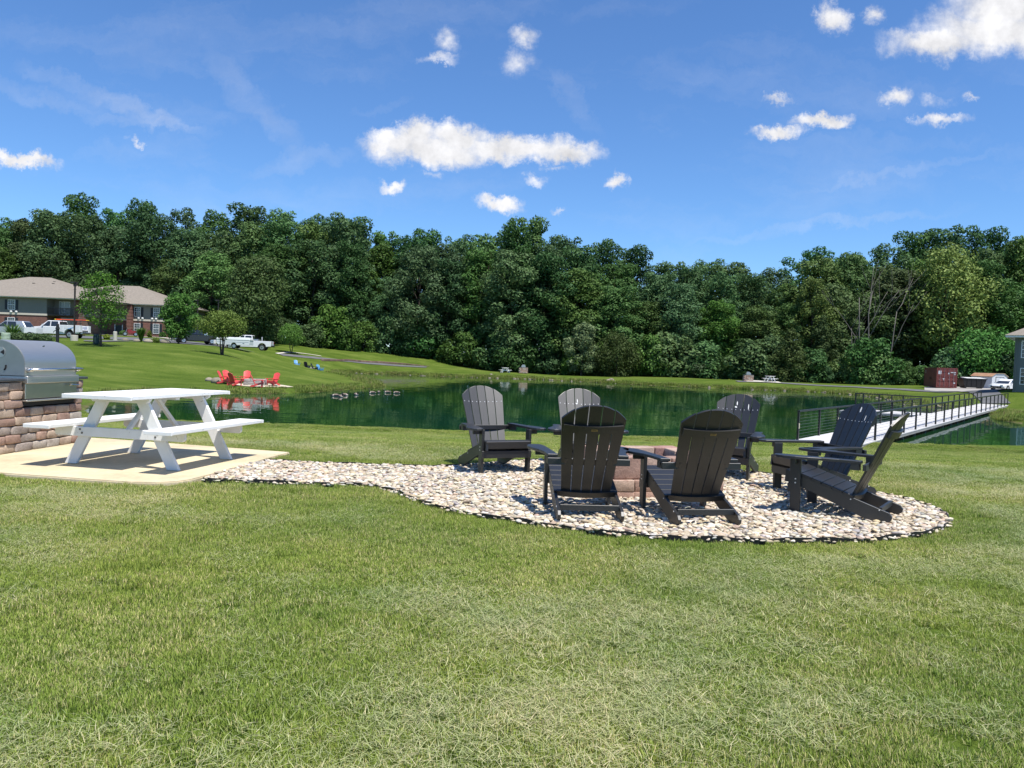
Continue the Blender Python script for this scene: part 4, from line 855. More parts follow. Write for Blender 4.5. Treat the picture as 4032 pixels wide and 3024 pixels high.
# ------------------------------------------------------------------ geese
GBODY = mat('goose_body', (.26, .20, .16), .8, var=.4, vscale=14, bump=.3); GWHITE = mat('goose_white', (.44, .38, .33), .8, var=.15); GBLACK = mat('goose_black', (.012, .012, .012), .6)
def goose(label, p, hd, pose):
    t = thing('goose', label, 'goose', (p[0], p[1], WATER-.015), hd, 'geese on the pond'); t.scale = (.74, .74, .74)
    # one continuous swept body, breast to tail, with the neck rising from the breast
    if pose == 'up': neck = [(.26,.17),(.32,.28),(.335,.40),(.345,.47),(.385,.50),(.45,.485)]
    elif pose == 'low': neck = [(.26,.16),(.34,.22),(.39,.29),(.41,.34),(.445,.365),(.505,.35)]
    else: neck = [(.26,.12),(.36,.12),(.43,.06),(.47,.0),(.50,-.05),(.53,-.09)]
    prof = [(-.36,.155,.012),(-.30,.135,.055),(-.20,.115,.115),(-.05,.10,.155),(.10,.095,.155),(.20,.10,.125),(.255,.125,.085)]
    body = MB().tube([(0, a, b) for a, b, _ in prof], [c for *_, c in prof], 14); body.v = [(x*.95, y, z) for x, y, z in body.v]
    b_ = body.build('body', GBODY, t, smooth=True)
    MB().tube([(0, .13, .085), (0, .22, .10), (0, .285, .125), (0, .300, .135)], [.128, .122, .078, .03], 12).build('breast', GWHITE, t, smooth=True)
    MB().tube([(0, -.25, .095), (0, -.33, .125), (0, -.375, .145)], [.085, .05, .02], 10).build('rump', GWHITE, t, smooth=True)
    nr = [.060, .040, .033, .036, .040, .018]
    nk = MB().tube([(0, a, b) for a, b in neck], nr, 10).build('neck', GBLACK, t, smooth=True)
    hx = neck[4]; MB().tube([(-.036, hx[0]-.02, hx[1]-.018), (.036, hx[0]-.02, hx[1]-.018)], [.022, .022], 8).build('cheek_patch', GWHITE, nk, smooth=True)
    e = neck[5]; dv = (neck[5][0]-neck[4][0], neck[5][1]-neck[4][1]); MB().tube([(0, *e), (0, e[0]+dv[0]*.8, e[1]+dv[1]*.8)], [.016, .007], 8).build('bill', GBLACK, nk)
    for s in (-1, 1): MB().tube([(s*.125, .16, .13), (s*.145, .0, .145), (s*.10, -.20, .165), (s*.03, -.36, .175)], [.03, .055, .045, .010], 8).build('wing', mat('goose_wing', (.17, .13, .105), .8, var=.4, vscale=20), t, smooth=True)
def on_water(px, py): d = ray(px, py); k = (WATER-CAM_H)/d[2]; q = _O+d*k; return float(q[0]), float(q[1])
for px, py, dr, ps, lb in [(1322,1560,(-1,-.3),'down','brown goose with its head under water, at the end of the group'),(1342,1564,(.6,-.8),'up','goose with neck raised, in front of two others'),(1358,1558,(1,-.2),'up','goose behind the raised-neck one, looking along the bank'),(1402,1556,(.5,-.7),'low','goose swimming alone between the two groups with folded neck'),
        (1466,1549,(-.9,-.4),'up','goose with tall neck and white breast nearest the bank tip'),(1491,1547,(-.2,1),'down','goose feeding head down close behind the tall-necked one'),(1526,1547,(-1,-.2),'low','small goose with low neck between the feeding one and the last'),(1561,1549,(-1,-.1),'up','goose with raised neck, outermost on the open water')]:
    goose(lb, on_water(px, py), head(dr), ps)
# ------------------------------------------------------------------ vehicles
GLASS = mat('tinted_glass', (.02, .025, .03), .08, spec=.8); TYRE = mat('tyre', (.015, .015, .015), .85, var=.3); CHROME = mat('alloy', (.60, .60, .61), .3, metal=.9)
WHITEP = mat('white_car_paint', (.72, .73, .74), .3, coat=.4, var=.04); BLACKP = mat('black_car_paint', (.012, .013, .015), .25, coat=.5); SILVERP = mat('silver_car_paint', (.42, .44, .46), .3, metal=.5, coat=.4)
REDL = mat('red_lens', (.35, .01, .01), .25); CLEARL = mat('clear_lens', (.75, .75, .72), .15); TRIM = mat('black_trim', (.02, .02, .02), .6)
def wheel(t, x, y, r=.39, w=.24):
    s = 1 if x > 0 else -1
    wh = MB().tube([(x-s*w/2, y, r), (x+s*w/2, y, r)], r, 22).build('wheel', TYRE, t, bevel=0)
    MB().tube([(x+s*(w/2+.001), y, r), (x+s*(w/2+.02), y, r)], r*.62, 18).build('rim', CHROME, wh); MB().tube([(x+s*(w/2+.021), y, r), (x+s*(w/2+.04), y, r)], r*.16, 10).build('hub', TRIM, wh)
def arch(yc, r, z, n=7): return [(yc+r*math.cos(a), z+r*math.sin(a)) for a in np.linspace(math.pi, 0, n)]
def panel(V, name, m, t): # a thin pane from 4 corners, pushed out along its normal
    V = [Vector(v) for v in V]; n = (V[1]-V[0]).cross(V[3]-V[0]).normalized(); return MB().hexa([tuple(v+n*.004) for v in V]+[tuple(v+n*.014) for v in V]).build(name, m, t)
def pickup(label, paint, p, hd, body='bed', extra=True):
    t = thing('pickup_truck', label, 'truck', (p[0], p[1], tz(*p)+.06), hd)
    W_ = .96; zf = .52
    # side profile with wheel arches, nose at +Y; length 5.9 m
    prof = [(-2.95, .55), (-2.95, 1.18 if body == 'bed' else .95), (-.75, 1.20 if body == 'bed' else .95), (-.72, 1.22), (1.25, 1.22), (1.55, 1.20), (2.75, 1.08), (2.92, .98), (2.95, .55)] + arch(1.95, .50, .45)[::-1] + [(1.40, .42), (-1.30, .42)] + arch(-1.85, .50, .45)[::-1] + [(-2.4, .50)]
    auto_smooth(MB().prism(prof, 0, -W_, W_).build('body', paint, t, bevel=.03), 40)
    cb = MB().frust((-W_+.04, W_-.04, -.72, 1.42), (-W_+.20, W_-.20, -.60, .62), 1.215, 1.88).build('cab', paint, t, bevel=.04)
    for s in (-1, 1):
        x0, x1 = s*(W_-.042), s*(W_-.182)
        for a0, a1, b0, b1 in ((.30, 1.10, .30, .58), (-.60, .20, -.54, .20)):
            q = [(x0*1.0, a0, 1.27), (x0, a1, 1.27), (x1*1.02, b1, 1.80), (x1*1.02, b0, 1.80)]; q = q if s > 0 else q[::-1]; panel(q, 'side_window', GLASS, t)
        MB().box(s*1.0-.06, s*1.0+.10 if s > 0 else s*1.0+.06, 1.0, 1.12, 1.28, 1.46).build('mirror', TRIM if paint is not WHITEP else paint, t)
        MB().box(s*.72-.17, s*.72+.17, 2.935, 2.965, .86, 1.02).build('headlight', CLEARL, t); MB().box(s*.86-.08, s*.86+.08, -2.972, -2.945, .86, 1.10).build('tail_light', REDL, t)
        for y in (1.95, -1.85): wheel(t, s*(W_-.10), y)
    panel([(-W_+.16, 1.40, 1.25), (W_-.16, 1.40, 1.25), (W_-.26, .68, 1.82), (-W_+.26, .68, 1.82)][::-1], 'windscreen', GLASS, t); panel([(-W_+.16, -.715, 1.27), (W_-.16, -.715, 1.27), (W_-.28, -.615, 1.80), (-W_+.28, -.615, 1.80)], 'rear_window', GLASS, t)
    MB().box(-.55, .55, 2.925, 2.975, .74, 1.02).build('grille', TRIM, t); MB().box(-.97, .97, 2.90, 3.06, .48, .70).build('front_bumper', CHROME if paint is not WHITEP else TRIM, t, bevel=.03); MB().box(-.95, .95, -3.06, -2.95, .48, .68).build('rear_bumper', TRIM, t, bevel=.02)
    MB().box(-.85, .85, -2.6, 2.6, .34, .42).build('chassis', TRIM, t)
    if body == 'bed':
        MB().box(-W_+.12, W_-.12, -2.86, -.82, 1.175, 1.206).build('bed_floor', TRIM, t)
        if extra:
            MB().box(-.75, .75, -1.35, -.85, 1.207, 1.40).build('tool_box', CHROME, t); MB().tube([(.3, -1.6, 1.2), (.3, -1.6, 1.72)], .05, 8).build('tank_post', WHITEP, t)
    else:
        for s in (-1, 1):
            xx = (s*.60, s*1.06); MB().prism([(-3.1, .70), (-3.1, 1.42), (-.82, 1.42), (-.82, .70), (-1.25, .62)] + arch(-1.85, .52, .50)[::-1] + [(-2.45, .62)], 0, min(xx), max(xx)).build('utility_box', WHITEP, t, bevel=.015)
            for y0, y1 in ((-3.0, -2.5), (-1.18, -.9), (-2.38, -1.32)):
                z0 = 1.06 if y0 == -2.38 else .74
                MB().box(s*1.062-.004, s*1.062+.006, y0, y1, z0, 1.36).build('locker_door', mat('locker_white', (.66, .67, .68), .4, var=.05), t)
            MB().box(s*1.07-.004, s*1.07+.008, -2.15, -1.98, 1.0, 1.04).build('latch', TRIM, t)
        MB().box(-.598, .598, -3.05, -.84, .80, .92).build('deck', TRIM, t); MB().box(-1.0, 1.0, -3.34, -3.11, .52, .60).build('step_bumper', CHROME, t)
        for y in (-1.0, -2.95):
            for s in (-1, 1): MB().tube([(s*.85, y, 1.42), (s*.85, y, 1.98)], .03, 8).build('rack_post', TRIM, t)
            MB().tube([(-.85, y, 1.98), (.85, y, 1.98)], .03, 8).build('rack_bar', TRIM, t)
        for s in (-1, 1): MB().tube([(s*.85, -3.05, 1.95), (s*.85, -.85, 1.95)], .03, 8).build('rack_rail', TRIM, t)
        pts = [(-2.55+.10*k, 1.34-.30*math.sin(k*.16)) for k in range(9)]; 
        for s in (-1, 1): MB().prism([(a, b) for a, b in pts]+[(a, b-.07) for a, b in pts[::-1]], 0, s*1.069-.003, s*1.069+.005).build('blue_stripe', mat('blue_decal', (.10, .32, .60), .4), t)
    return t
p = far_at(226, 1331, 86); ut = pickup('white utility pickup with lockers and ladder rack before the brick house', WHITEP, p, R(90), body='util')
# ladder carried on the rack
z = tz(*p)+.06+2.015
ld = thing('ladder', 'orange ladder with yellow ends lying on the utility truck rack', 'ladder', (p[0], p[1], z), R(90)); om = mat('orange_fibre', (.75, .10, .03), .5); ym = mat('yellow_cap', (.75, .55, .04), .5)
for x in (.30, .72):
    MB().box(x-.03, x+.03, -3.0, .35, 0, .09).build('rail', om, ld)
    for y in (-3.15, .35): MB().box(x-.035, x+.035, y, y+.15, 0, .095).build('end_cap', ym, ld)
for k in range(10): MB().tube([(.30, -2.85+.34*k, .045), (.72, -2.85+.34*k, .045)], .015, 6).build('rung', CHROME, ld)
pickup('black pickup truck parked behind the young trees by the lot edge', BLACKP, far_at(771,1354,107), head((-.75,-.66)))
pickup('white pickup truck with tool box parked behind the folded camper', WHITEP, far_at(977,1377,97.5), head((-1,-.12)))
def camper(p, hd):
    t = thing('camper_trailer', 'low white folded camper trailer parked in front of the white pickup', 'trailer', (p[0], p[1], tz(*p)+.06), hd)
    sh = mat('camper_white', (.66, .69, .68), .45, var=.10, vscale=2, stretch=(1, .3, 4))
    auto_smooth(MB().prism([(-1.9, .45), (-1.9, .98), (1.9, .98), (1.9, .62), (1.7, .45), (.25, .42)] + arch(-.1, .34, .36)[::-1] + [(-.45, .42)], 0, -.98, .98).build('body', sh, t, bevel=.02), 40)
    MB().frust((-1.02, 1.02, -1.95, 1.95), (-.94, .94, -1.85, 1.85), .985, 1.32).build('roof', sh, t, bevel=.05)
    for s in (-1, 1):
        wheel(t, s*.80, -.1, .30, .18); MB().box(s*.985-.004, s*.985+.006, -1.8, 1.8, .74, .79).build('side_stripe', mat('grey_stripe', (.36, .42, .44), .5), t); MB().box(s*.985-.004, s*.985+.008, .3, 1.0, .50, .72).build('hatch', mat('hatch_white', (.58, .60, .60), .5), t)
        MB().box(s*.988-.004, s*.988+.006, -1.3, -1.1, .60, .66).build('reflector', TRIM, t)
    MB().tube([(0, 1.9, .48), (0, 2.9, .46)], .05, 8).build('tow_bar', TRIM, t); MB().tube([(.0, 2.35, .5), (.0, 2.35, .95)], .16, 12).build('gas_bottle', WHITEP, t)
camper(far_at(925,1374,92.5), head((-1,-.10)))
def sedan(label, paint, p, hd, suv=False):
    t = thing('parked_car', label, 'car', (p[0], p[1], tz(*p)+.06), hd); W_ = .90; h = 1.66 if suv else 1.46; zb = .98 if suv else .92
    prof = [(-2.30, .45), (-2.34, .80), (-2.25, zb), (-1.2, zb+.02), (.95, zb), (1.7, zb-.08), (2.22, .74), (2.30, .48), (1.95, .34)] + arch(1.38, .38, .33)[::-1] + [(.9, .28), (-.9, .28)] + arch(-1.38, .38, .33)[::-1] + [(-1.9, .36)]
    auto_smooth(MB().prism(prof, 0, -W_, W_).build('body', paint, t, bevel=.05), 40)
    y0 = -2.15 if suv else -1.85
    MB().frust((-W_+.05, W_-.05, y0, 1.05), (-W_+.22, W_-.22, y0+.45, .15), zb-.005, h).build('cabin', paint, t, bevel=.06)
    for s in (-1, 1):
        for a0, a1, b0, b1 in ((-.10, .80, -.08, .12), (-1.15, -.20, -1.0, -.18)):
            x0, x1 = s*(W_-.058), s*(W_-.205); q = [(x0, a0, zb+.06), (x0, a1, zb+.06), (x1, b1+.02, h-.09), (x1, b0, h-.09)]; panel(q if s > 0 else q[::-1], 'side_window', GLASS, t)
        for y in (1.38, -1.38): wheel(t, s*(W_-.11), y, .33, .21)
        MB().box(s*.62-.16, s*.62+.16, 2.19, 2.27, .66, .76).build('headlight', CLEARL, t); MB().box(s*.68-.14, s*.68+.14, -2.35, -2.30, .76, .88).build('tail_light', REDL, t)
        MB().box(s*.93-.06, s*.93+.06, .68, .80, zb+.04, zb+.16).build('mirror', paint, t)
    panel([(-W_+.16, 1.01, zb+.04), (W_-.16, 1.01, zb+.04), (W_-.28, .22, h-.08), (-W_+.28, .22, h-.08)][::-1], 'windscreen', GLASS, t); panel([(-W_+.18, y0+.03, zb+.05), (W_-.18, y0+.03, zb+.05), (W_-.30, y0+.40, h-.09), (-W_+.30, y0+.40, h-.09)], 'rear_window', GLASS, t)
    MB().box(-.60, .60, 2.27, 2.33, .42, .60).build('grille', TRIM, t); return t
sedan('silver estate car parked behind the clipped hedge', SILVERP, far_at(40,1326,84), R(92), suv=True)
sedan('white car standing by the corner of the grey clapboard house', WHITEP, far_at(3962,1543,93), head((-.86,-.5)))
# small white service trailer half hidden by the hedge
p = far_at(131,1328,82); t = thing('utility_trailer', 'small white service trailer behind the clipped hedge', 'trailer', (p[0], p[1], tz(*p)+.05), R(90))
MB().box(-.6, .6, -.65, .65, .40, 1.02).build('box', WHITEP, t, bevel=.02)
for s in (-1, 1): wheel(t, s*.62, 0, .28, .16)
MB().tube([(0, .65, .45), (0, 1.5, .42)], .04, 8).build('tow_bar', TRIM, t); MB().tube([(-.3, -.1, 1.02), (-.3, -.1, 1.12)], .12, 12).build('cap', CHROME, t)
# dark motorcycle by the house
p = far_at(513,1326,116); t = thing('motorcycle', 'dark red motorcycle parked beside the tall shrub by the house', 'motorcycle', (p[0], p[1], tz(*p)+.05), head((-.8,-.6)))
for y in (-.72, .72):
    w = MB().tube([(-.07, y, .33), (.07, y, .33)], .33, 20).build('wheel', TYRE, t); MB().tube([(-.08, y, .33), (.08, y, .33)], .20, 14).build('rim', CHROME, w)
auto_smooth(MB().prism([(-.75, .55), (-.80, .78), (-.30, .80), (.05, .98), (.40, .95), (.48, .70), (.25, .38), (-.35, .36)], 0, -.16, .16).build('body', mat('dark_red_paint', (.22, .01, .012), .3, coat=.5), t, bevel=.04), 40)
MB().tube([(0, .72, .33), (0, .48, 1.02)], .04, 8).build('fork', CHROME, t); MB().tube([(-.38, .36, 1.12), (0, .46, 1.06), (.38, .36, 1.12)], .02, 8).build('handlebar', CHROME, t); MB().box(-.14, .14, -.72, -.02, .80, .88).build('seat', TRIM, t, bevel=.03); MB().box(-.22, .22, .52, .56, 1.02, 1.32).build('windshield', GLASS, t)
# ------------------------------------------------------------------ houses
SIDING = mat('taupe_siding', (.215, .200, .170), .8, var=.12, vscale=.6); SIDING2 = mat('grey_green_siding', (.150, .165, .150), .8, var=.1, vscale=.6); WTRIM = mat('white_trim', (.72, .72, .71), .6); SHUT = mat('dark_shutter', (.012, .016, .022), .6); CREAM = mat('cream_band', (.58, .52, .42), .8, var=.1)
PANE = mat('window_glass', (.03, .045, .06), .06, spec=.9, var=.4, vscale=1.2)
def brick_mat():
    m, t, b = new_mat('red_brick'); tc = N(t, 'ShaderNodeTexCoord').outputs['Object']; br = N(t, 'ShaderNodeTexBrick', in_Scale=2.2); br.inputs['Color1'].default_value = (.215, .088, .062, 1); br.inputs['Color2'].default_value = (.155, .062, .046, 1); br.inputs['Mortar'].default_value = (.17, .13, .11, 1); br.inputs['Mortar Size'].default_value = .018
    mp = N(t, 'ShaderNodeMapping'); mp.inputs['Rotation'].default_value = (R(90), 0, 0); L(t, tc, mp.inputs[0]); L(t, mp.outputs[0], br.inputs['Vector']); L(t, br.outputs['Color'], b.inputs['Base Color']); b.inputs['Roughness'].default_value = .9; return m
BRICK = brick_mat()
def roof_mat():
    m, t, b = new_mat('shingle_roof'); tc = N(t, 'ShaderNodeTexCoord').outputs['Object']
    mp = N(t, 'ShaderNodeMapping'); mp.inputs['Scale'].default_value = (1, 1, 3.0); L(t, tc, mp.inputs[0])
    c = ramp(t, noise(t, mp.outputs[0], 3.5, 6.0, .75), [(.3, (.15, .128, .105)), (.5, (.215, .185, .15)), (.7, (.27, .235, .195))]); L(t, c, b.inputs['Base Color']); b.inputs['Roughness'].default_value = .95
    bp = N(t, 'ShaderNodeBump', in_Strength=.6, in_Distance=.05); L(t, noise(t, tc, 5.0, 4.0), bp.inputs['Height']); L(t, bp.outputs[0], b.inputs['Normal']); return m
ROOF = roof_mat()
def window(t, x0, x1, z0, z1, y, shutters=True, face=-1):
    """sash window in a wall facing local -Y: frame proud of the wall, two recessed panes"""
    f = MB(); w = .07
    f.box(x0, x0+w, y-.06, y-.002, z0, z1).box(x1-w, x1, y-.06, y-.002, z0, z1).box(x0+w, x1-w, y-.06, y-.002, z0, z0+w).box(x0+w, x1-w, y-.06, y-.002, z1-w, z1).box(x0+w, x1-w, y-.055, y-.002, (z0+z1)/2-.035, (z0+z1)/2+.035)
    fr = f.build('window', WTRIM, t)
    for a, b in ((z0+w, (z0+z1)/2-.035), ((z0+z1)/2+.035, z1-w)):
        MB().box(x0+w, x1-w, y-.030, y-.003, a, b).build('pane', PANE, fr)
        mu = MB()
        for k in (1, 2): xx = x0+w+(x1-x0-2*w)*k/3; mu.box(xx-.012, xx+.012, y-.036, y-.0305, a, b)
        mu.box(x0+w, x1-w, y-.0365, y-.0308, (a+b)/2-.012, (a+b)/2+.012); mu.build('muntin', WTRIM, fr)
    if shutters:
        for a, b in ((x0-.42, x0-.04), (x1+.04, x1+.42)): MB().box(a, b, y-.05, y-.002, z0+.02, z1-.02).build('shutter', SHUT, t)
    return fr
def hip(t, x0, x1, y0, y1, ze, zr, inset, name='roof', m=ROOF):
    ym = (y0+y1)/2; a, b = x0+inset, x1-inset
    V = [(x0,y0,ze),(x1,y0,ze),(x1,y1,ze),(x0,y1,ze),(a,ym,zr),(b,ym,zr)]; F_ = [(0,1,5,4),(1,2,5),(2,3,4,5),(3,0,4),(3,2,1,0)]
    return MB().add(V, F_).build(name, m, t)
def apartment():
    O = np.array([-63.5, 113.0]); z = tz(-62, 117)
    t = thing('apartment_house', 'two storey taupe and red brick apartment house with hipped shingle roof', 'house', (O[0], O[1], z), R(1.5)); He = 7.6-z; Hb = He-2.35
    # projecting wing (x -24..0, front at y 0) and the set-back main range (x 0..9.2, front at y 9)
    def rng_wall(x0, x1, y0, y1, nm='wall'):
        MB().box(x0, x1, y0, y1, -1.2, Hb).build('brick_wall', BRICK, t); MB().box(x0+.02, x1-.02, y0+.02, y1-.02, Hb+.002, He).build('siding_wall', SIDING, t); MB().box(x0-.08, x1+.08, y0-.08, y1+.08, Hb-.14, Hb+.14).build('cream_band', CREAM, t)
    rng_wall(-24, -4.3, 0, 24); rng_wall(-4.298, 9.6, 9.0, 24)
    MB().box(-4.28, 0, 1.9, 8.99, -1.2, Hb).build('brick_wall', BRICK, t); MB().box(-4.28, 0, 1.9, 8.99, Hb+.002, He).build('siding_wall', SIDING, t)
    # brick piers at the corners, coursed
    for xp, yp in ((-.72, 1.0), (3.4, 8.2), (9.0, 8.94)):
        for k in range(11 if xp < 5 else 6):
            zz = -1.0+k*.52; MB().box(xp, xp+.72, yp-.12 if xp < 5 else yp-.06, yp+.6, zz, zz+.46).build('brick_pier', BRICK, t)
        MB().box(xp+.05, xp+.67, yp-.05, yp+.55, -1.0, He-.01 if xp < 5 else Hb-.16).build('pier_core', mat('brick_dark', (.10, .035, .028), .9), t)
    for x in (-13.55, -9.85, -17.6, -21.2):
        window(t, x, x+1.05, Hb+.55, Hb+2.0, .02); window(t, x, x+1.05, Hb-2.05, Hb-.55, 0)
    for x in (8.0-.9, 4.15):
        window(t, x, x+.98, Hb+.55, Hb+2.0, 9.02); window(t, x, x+.98, Hb-2.05, Hb-.5, 9.0)
    # balcony with glass door
    fr = MB().box(-3.55, -1.95, 1.86, 1.898, Hb+.12, Hb+2.1).build('balcony_door', WTRIM, t)
    for a, b in ((-3.47, -2.79), (-2.71, -2.03)): MB().box(a, b, 1.84, 1.859, Hb+.2, Hb+2.0).build('pane', mat('door_glass', (.20, .25, .27), .15, spec=.8), fr)
    MB().box(-4.25, -.75, .15, 1.895, Hb-.1, Hb+.05).build('balcony_floor', mat('brown_wood', (.075, .05, .04), .8, var=.3), t)
    rl = MB().box(-4.25, -.75, .15, .21, Hb+.98, Hb+1.06).build('balcony_rail', MATS['brown_wood'], t)
    for k in range(24): MB().box(-4.22+k*.15, -4.18+k*.15, .16, .20, Hb+.05, Hb+.98).build('baluster', MATS['brown_wood'], rl)
    MB().box(-4.2, -.8, 1.87, 1.898, -1.0, Hb-.3).build('ground_window', PANE, t)
    d = MB().box(1.3, 2.3, 8.93, 8.998, -.5, 1.7).build('door', mat('dark_door', (.03, .045, .05), .5), t); MB().box(2.12, 2.18, 8.88, 8.929, .5, .62).build('handle', CHROME, d); MB().box(1.15, 1.28, 8.9, 8.998, -.5, 1.8).build('door_frame', WTRIM, t); MB().box(2.32, 2.45, 8.9, 8.998, -.5, 1.8).build('door_frame', WTRIM, t)
    # eaves, fascia and roofs
    MB().box(-24.7, .35, -.7, 24.7, He+.001, He+.10).build('eave', WTRIM, t); MB().box(.352, 10.3, 8.3, 24.7, He+.001, He+.10).build('eave', WTRIM, t)
    rf = hip(t, -24.9, .5, -.85, 24.9, He+.105, He+4.0, 11.0); hip(t, -12, 10.5, 8.15, 24.9, He+.108, He+3.5, 9.0)
    # gable over the entrance
    MB().add([(-2.2, .3, He+.2), (-.0, .3, He+.12), (4.2, 8.0, He+.15), (.9, 4.0, He+2.0), (-3.0, 6.0, He+2.0), (1.2, 9.0, He+2.0)], [(0, 1, 3), (1, 2, 5, 3), (0, 3, 4), (3, 5, 4)]).build('entrance_roof', ROOF, t)
    for x, y, zz in ((-10.8, 7.5, 2.72), (-8.6, 9.2, 3.2), (-8.0, 7.8, 2.8), (-5.2, 9.2, 3.2), (-4.6, 7.6, 2.75), (-2.6, 8.6, 3.0)): MB().box(x, x+.35, y, y+.3, He+zz-.3, He+zz+.02).build('roof_vent', TRIM, rf)
    for x in (-16.8, -13.0, -9.3): MB().lathe([(.05, 0), (.17, .05), (.19, .17), (.12, .26)], 10, (x, -.12, Hb+.14)).build('floodlight', WTRIM, t); MB().lathe([(.05, 0), (.17, .05), (.19, .17), (.12, .26)], 10, (x+.75, -.12, Hb+.14)).build('floodlight', WTRIM, t)
    for x in (4.9, 5.5, 7.0, 7.6): MB().lathe([(.05, 0), (.17, .05), (.19, .17), (.12, .26)], 10, (x, 8.88, Hb+.14)).build('floodlight', WTRIM, t)
apartment()
def grey_house():
    p = at(3988, 1537, 75); z = tz(50, 77); t = thing('clapboard_house', 'grey green clapboard house corner with white sash windows and tan roof', 'house', (float(p[0]), float(p[1]), z), R(-37)); He = 5.05
    MB().box(0, 16, 0, 11, -1.5, He).build('wall', SIDING2, t)
    cl = MB().hexa([(.06, -.022, 0), (16, -.022, 0), (16, -.003, 0), (.06, -.003, 0), (.06, -.006, .185), (16, -.006, .185), (16, -.003, .185), (.06, -.003, .185)]).mesh('clapboard', SIDING2)
    for k in range(26): inst(cl, 'clapboard', t, (0, 0, .19*k+.04))
    MB().box(-.03, .06, -.03, .06, -1.5, He).build('corner_trim', SIDING2, t); MB().box(.1, .18, -.09, -.024, 0, He-.2).build('downpipe', SIDING2, t)
    for x in (.50, 4.6, 8.2):
        window(t, x, x+1.05, 3.1, 4.75, -.022, False); window(t, x, x+1.05, .55, 2.15, -.022, False)
    MB().box(-.75, 16.7, -.75, 11.7, He+.001, He+.20).build('fascia', WTRIM, t); hip(t, -.85, 16.8, -.85, 11.8, He+.203, He+3.4, 6.0)
    MB().box(-.80, -.76, -.8, 11.7, He+.05, He+.22).build('gutter', WTRIM, t)
grey_house()
# a glimpse of another roof among the trees above the apartment house
p = far_at(283, 1190, 150); t = thing('small_house', 'house roof glimpsed among trees above the apartment house', 'house', (p[0], p[1], tz(*p)), R(8)); q = at(283, 1085, 150)[2]-tz(*p)
MB().box(-2.4, 2.4, 0, 6, 0, q-1.2).build('wall', SIDING, t); hip(t, -2.9, 2.9, -.5, 6.5, q-1.195, q+.2, 2.0)
# ------------------------------------------------------------------ container, bin, shed
def container():
    # doors face the pond; near right bottom corner of the doors seen at px 3767
    p = at(3767, 1527, 101.3); z = tz(float(p[0])-2, float(p[1])+1)+.12
    t = thing('shipping_container', 'weathered dark red shipping container with white door placards', 'container', (float(p[0]), float(p[1]), z), R(-14)); cm_ = mat('container_red', (.20, .050, .042), .6, var=.3, vscale=1.0, bump=.2); rm_ = mat('container_frame', (.19, .045, .038), .6, var=.3)
    Wc, Lc, Hc = 2.44, 6.06, 2.59      # local: doors at y 0 facing -Y, x from -Wc to 0, length toward +Y... the long side faces -X
    V = []; F_ = []; n = 44
    for i in range(n+1):
        y = .08+(Lc-.16)*i/n; x = -Wc+.02+(.035 if (i//2) % 2 else 0); V += [(x, y, .16), (x, y, Hc-.12)]
    for i in range(n): F_.append((2*i, 2*i+1, 2*i+3, 2*i+2))
    MB().add(V, F_).build('side_panel', cm_, t)
    V = [(-.02-(.035 if (i//2) % 2 else 0), .08+(Lc-.16)*i/n, zz) for i in range(n+1) for zz in (.16, Hc-.12)]; MB().add(V, F_).build('side_panel', cm_, t)
    MB().box(-Wc+.05, -.05, .06, Lc-.05, Hc-.10, Hc-.02).build('roof', rm_, t); MB().box(-Wc+.05, -.05, .06, Lc-.05, .10, .18).build('floor', TRIM, t); MB().box(-Wc+.05, -.05, Lc-.06, Lc-.02, .16, Hc-.1).build('end_panel', cm_, t)
    for x in (-Wc, -.12):
        for y in (0, Lc-.12): MB().box(x, x+.12, y, y+.12, 0, Hc).build('corner_post', rm_, t)
        for z0, z1 in ((0, .16), (Hc-.12, Hc)): MB().box(x+.01, x+.11, .12, Lc-.12, z0, z1).build('side_rail', rm_, t)
    for z0, z1 in ((0, .16), (Hc-.12, Hc)): MB().box(-Wc+.12, -.12, .01, .11, z0, z1).build('end_rail', rm_, t)
    for a, b in ((-Wc+.125, -Wc/2-.005), (-Wc/2+.005, -.125)):
        dr = MB().box(a, b, .03, .08, .165, Hc-.125).build('door', cm_, t)
        for k in range(4): MB().box(a+.05, b-.05, .008, .029, .26+.58*k, .68+.58*k).build('door_rib', rm_, dr)
        for x in (a+.30, b-.30): MB().tube([(x, -.012, .12), (x, -.012, Hc-.10)], .022, 8).build('lock_rod', mat('dull_steel', (.32, .25, .24), .5, metal=.5), dr); MB().box(x-.14, x+.02, -.05, -.036, 1.05, 1.10).build('lock_handle', MATS['dull_steel'], dr)
        pw = mat('white_placard', (.62, .64, .66), .6, var=.2, vscale=9)
        for (x0, x1, z0, z1) in ([(a+.06, a+.42, 1.75, 2.2)] if a < -1.3 else [(a+.42, b-.06, 1.95, 2.06), (a+.12, a+.28, 1.78, 1.96), (b-.34, b-.10, .56, .72), (b-.3, b-.08, 1.80, 1.86), (b-.3, b-.08, 1.70, 1.75)]): MB().box(x0, x1, -.004, .0075, z0, z1).build('placard', pw, dr)
        if a < -1.3: MB().prism([(b-.50, 1.22), (b-.22, 1.22), (b-.36, .92)], 1, -.004, .0075).build('warning_sign', pw, dr)
    for k in range(2): MB().box(-Wc-.006, -Wc+.004, 5.2, 5.35, 2.05-.22*k, 2.20-.22*k).build('side_mark', pw, t)
    for k in range(2): MB().box(-Wc-.004, -Wc+.008, 2.6+.5*k, 2.72+.5*k, 1.0, 1.28).build('side_vent', TRIM, t)
container()
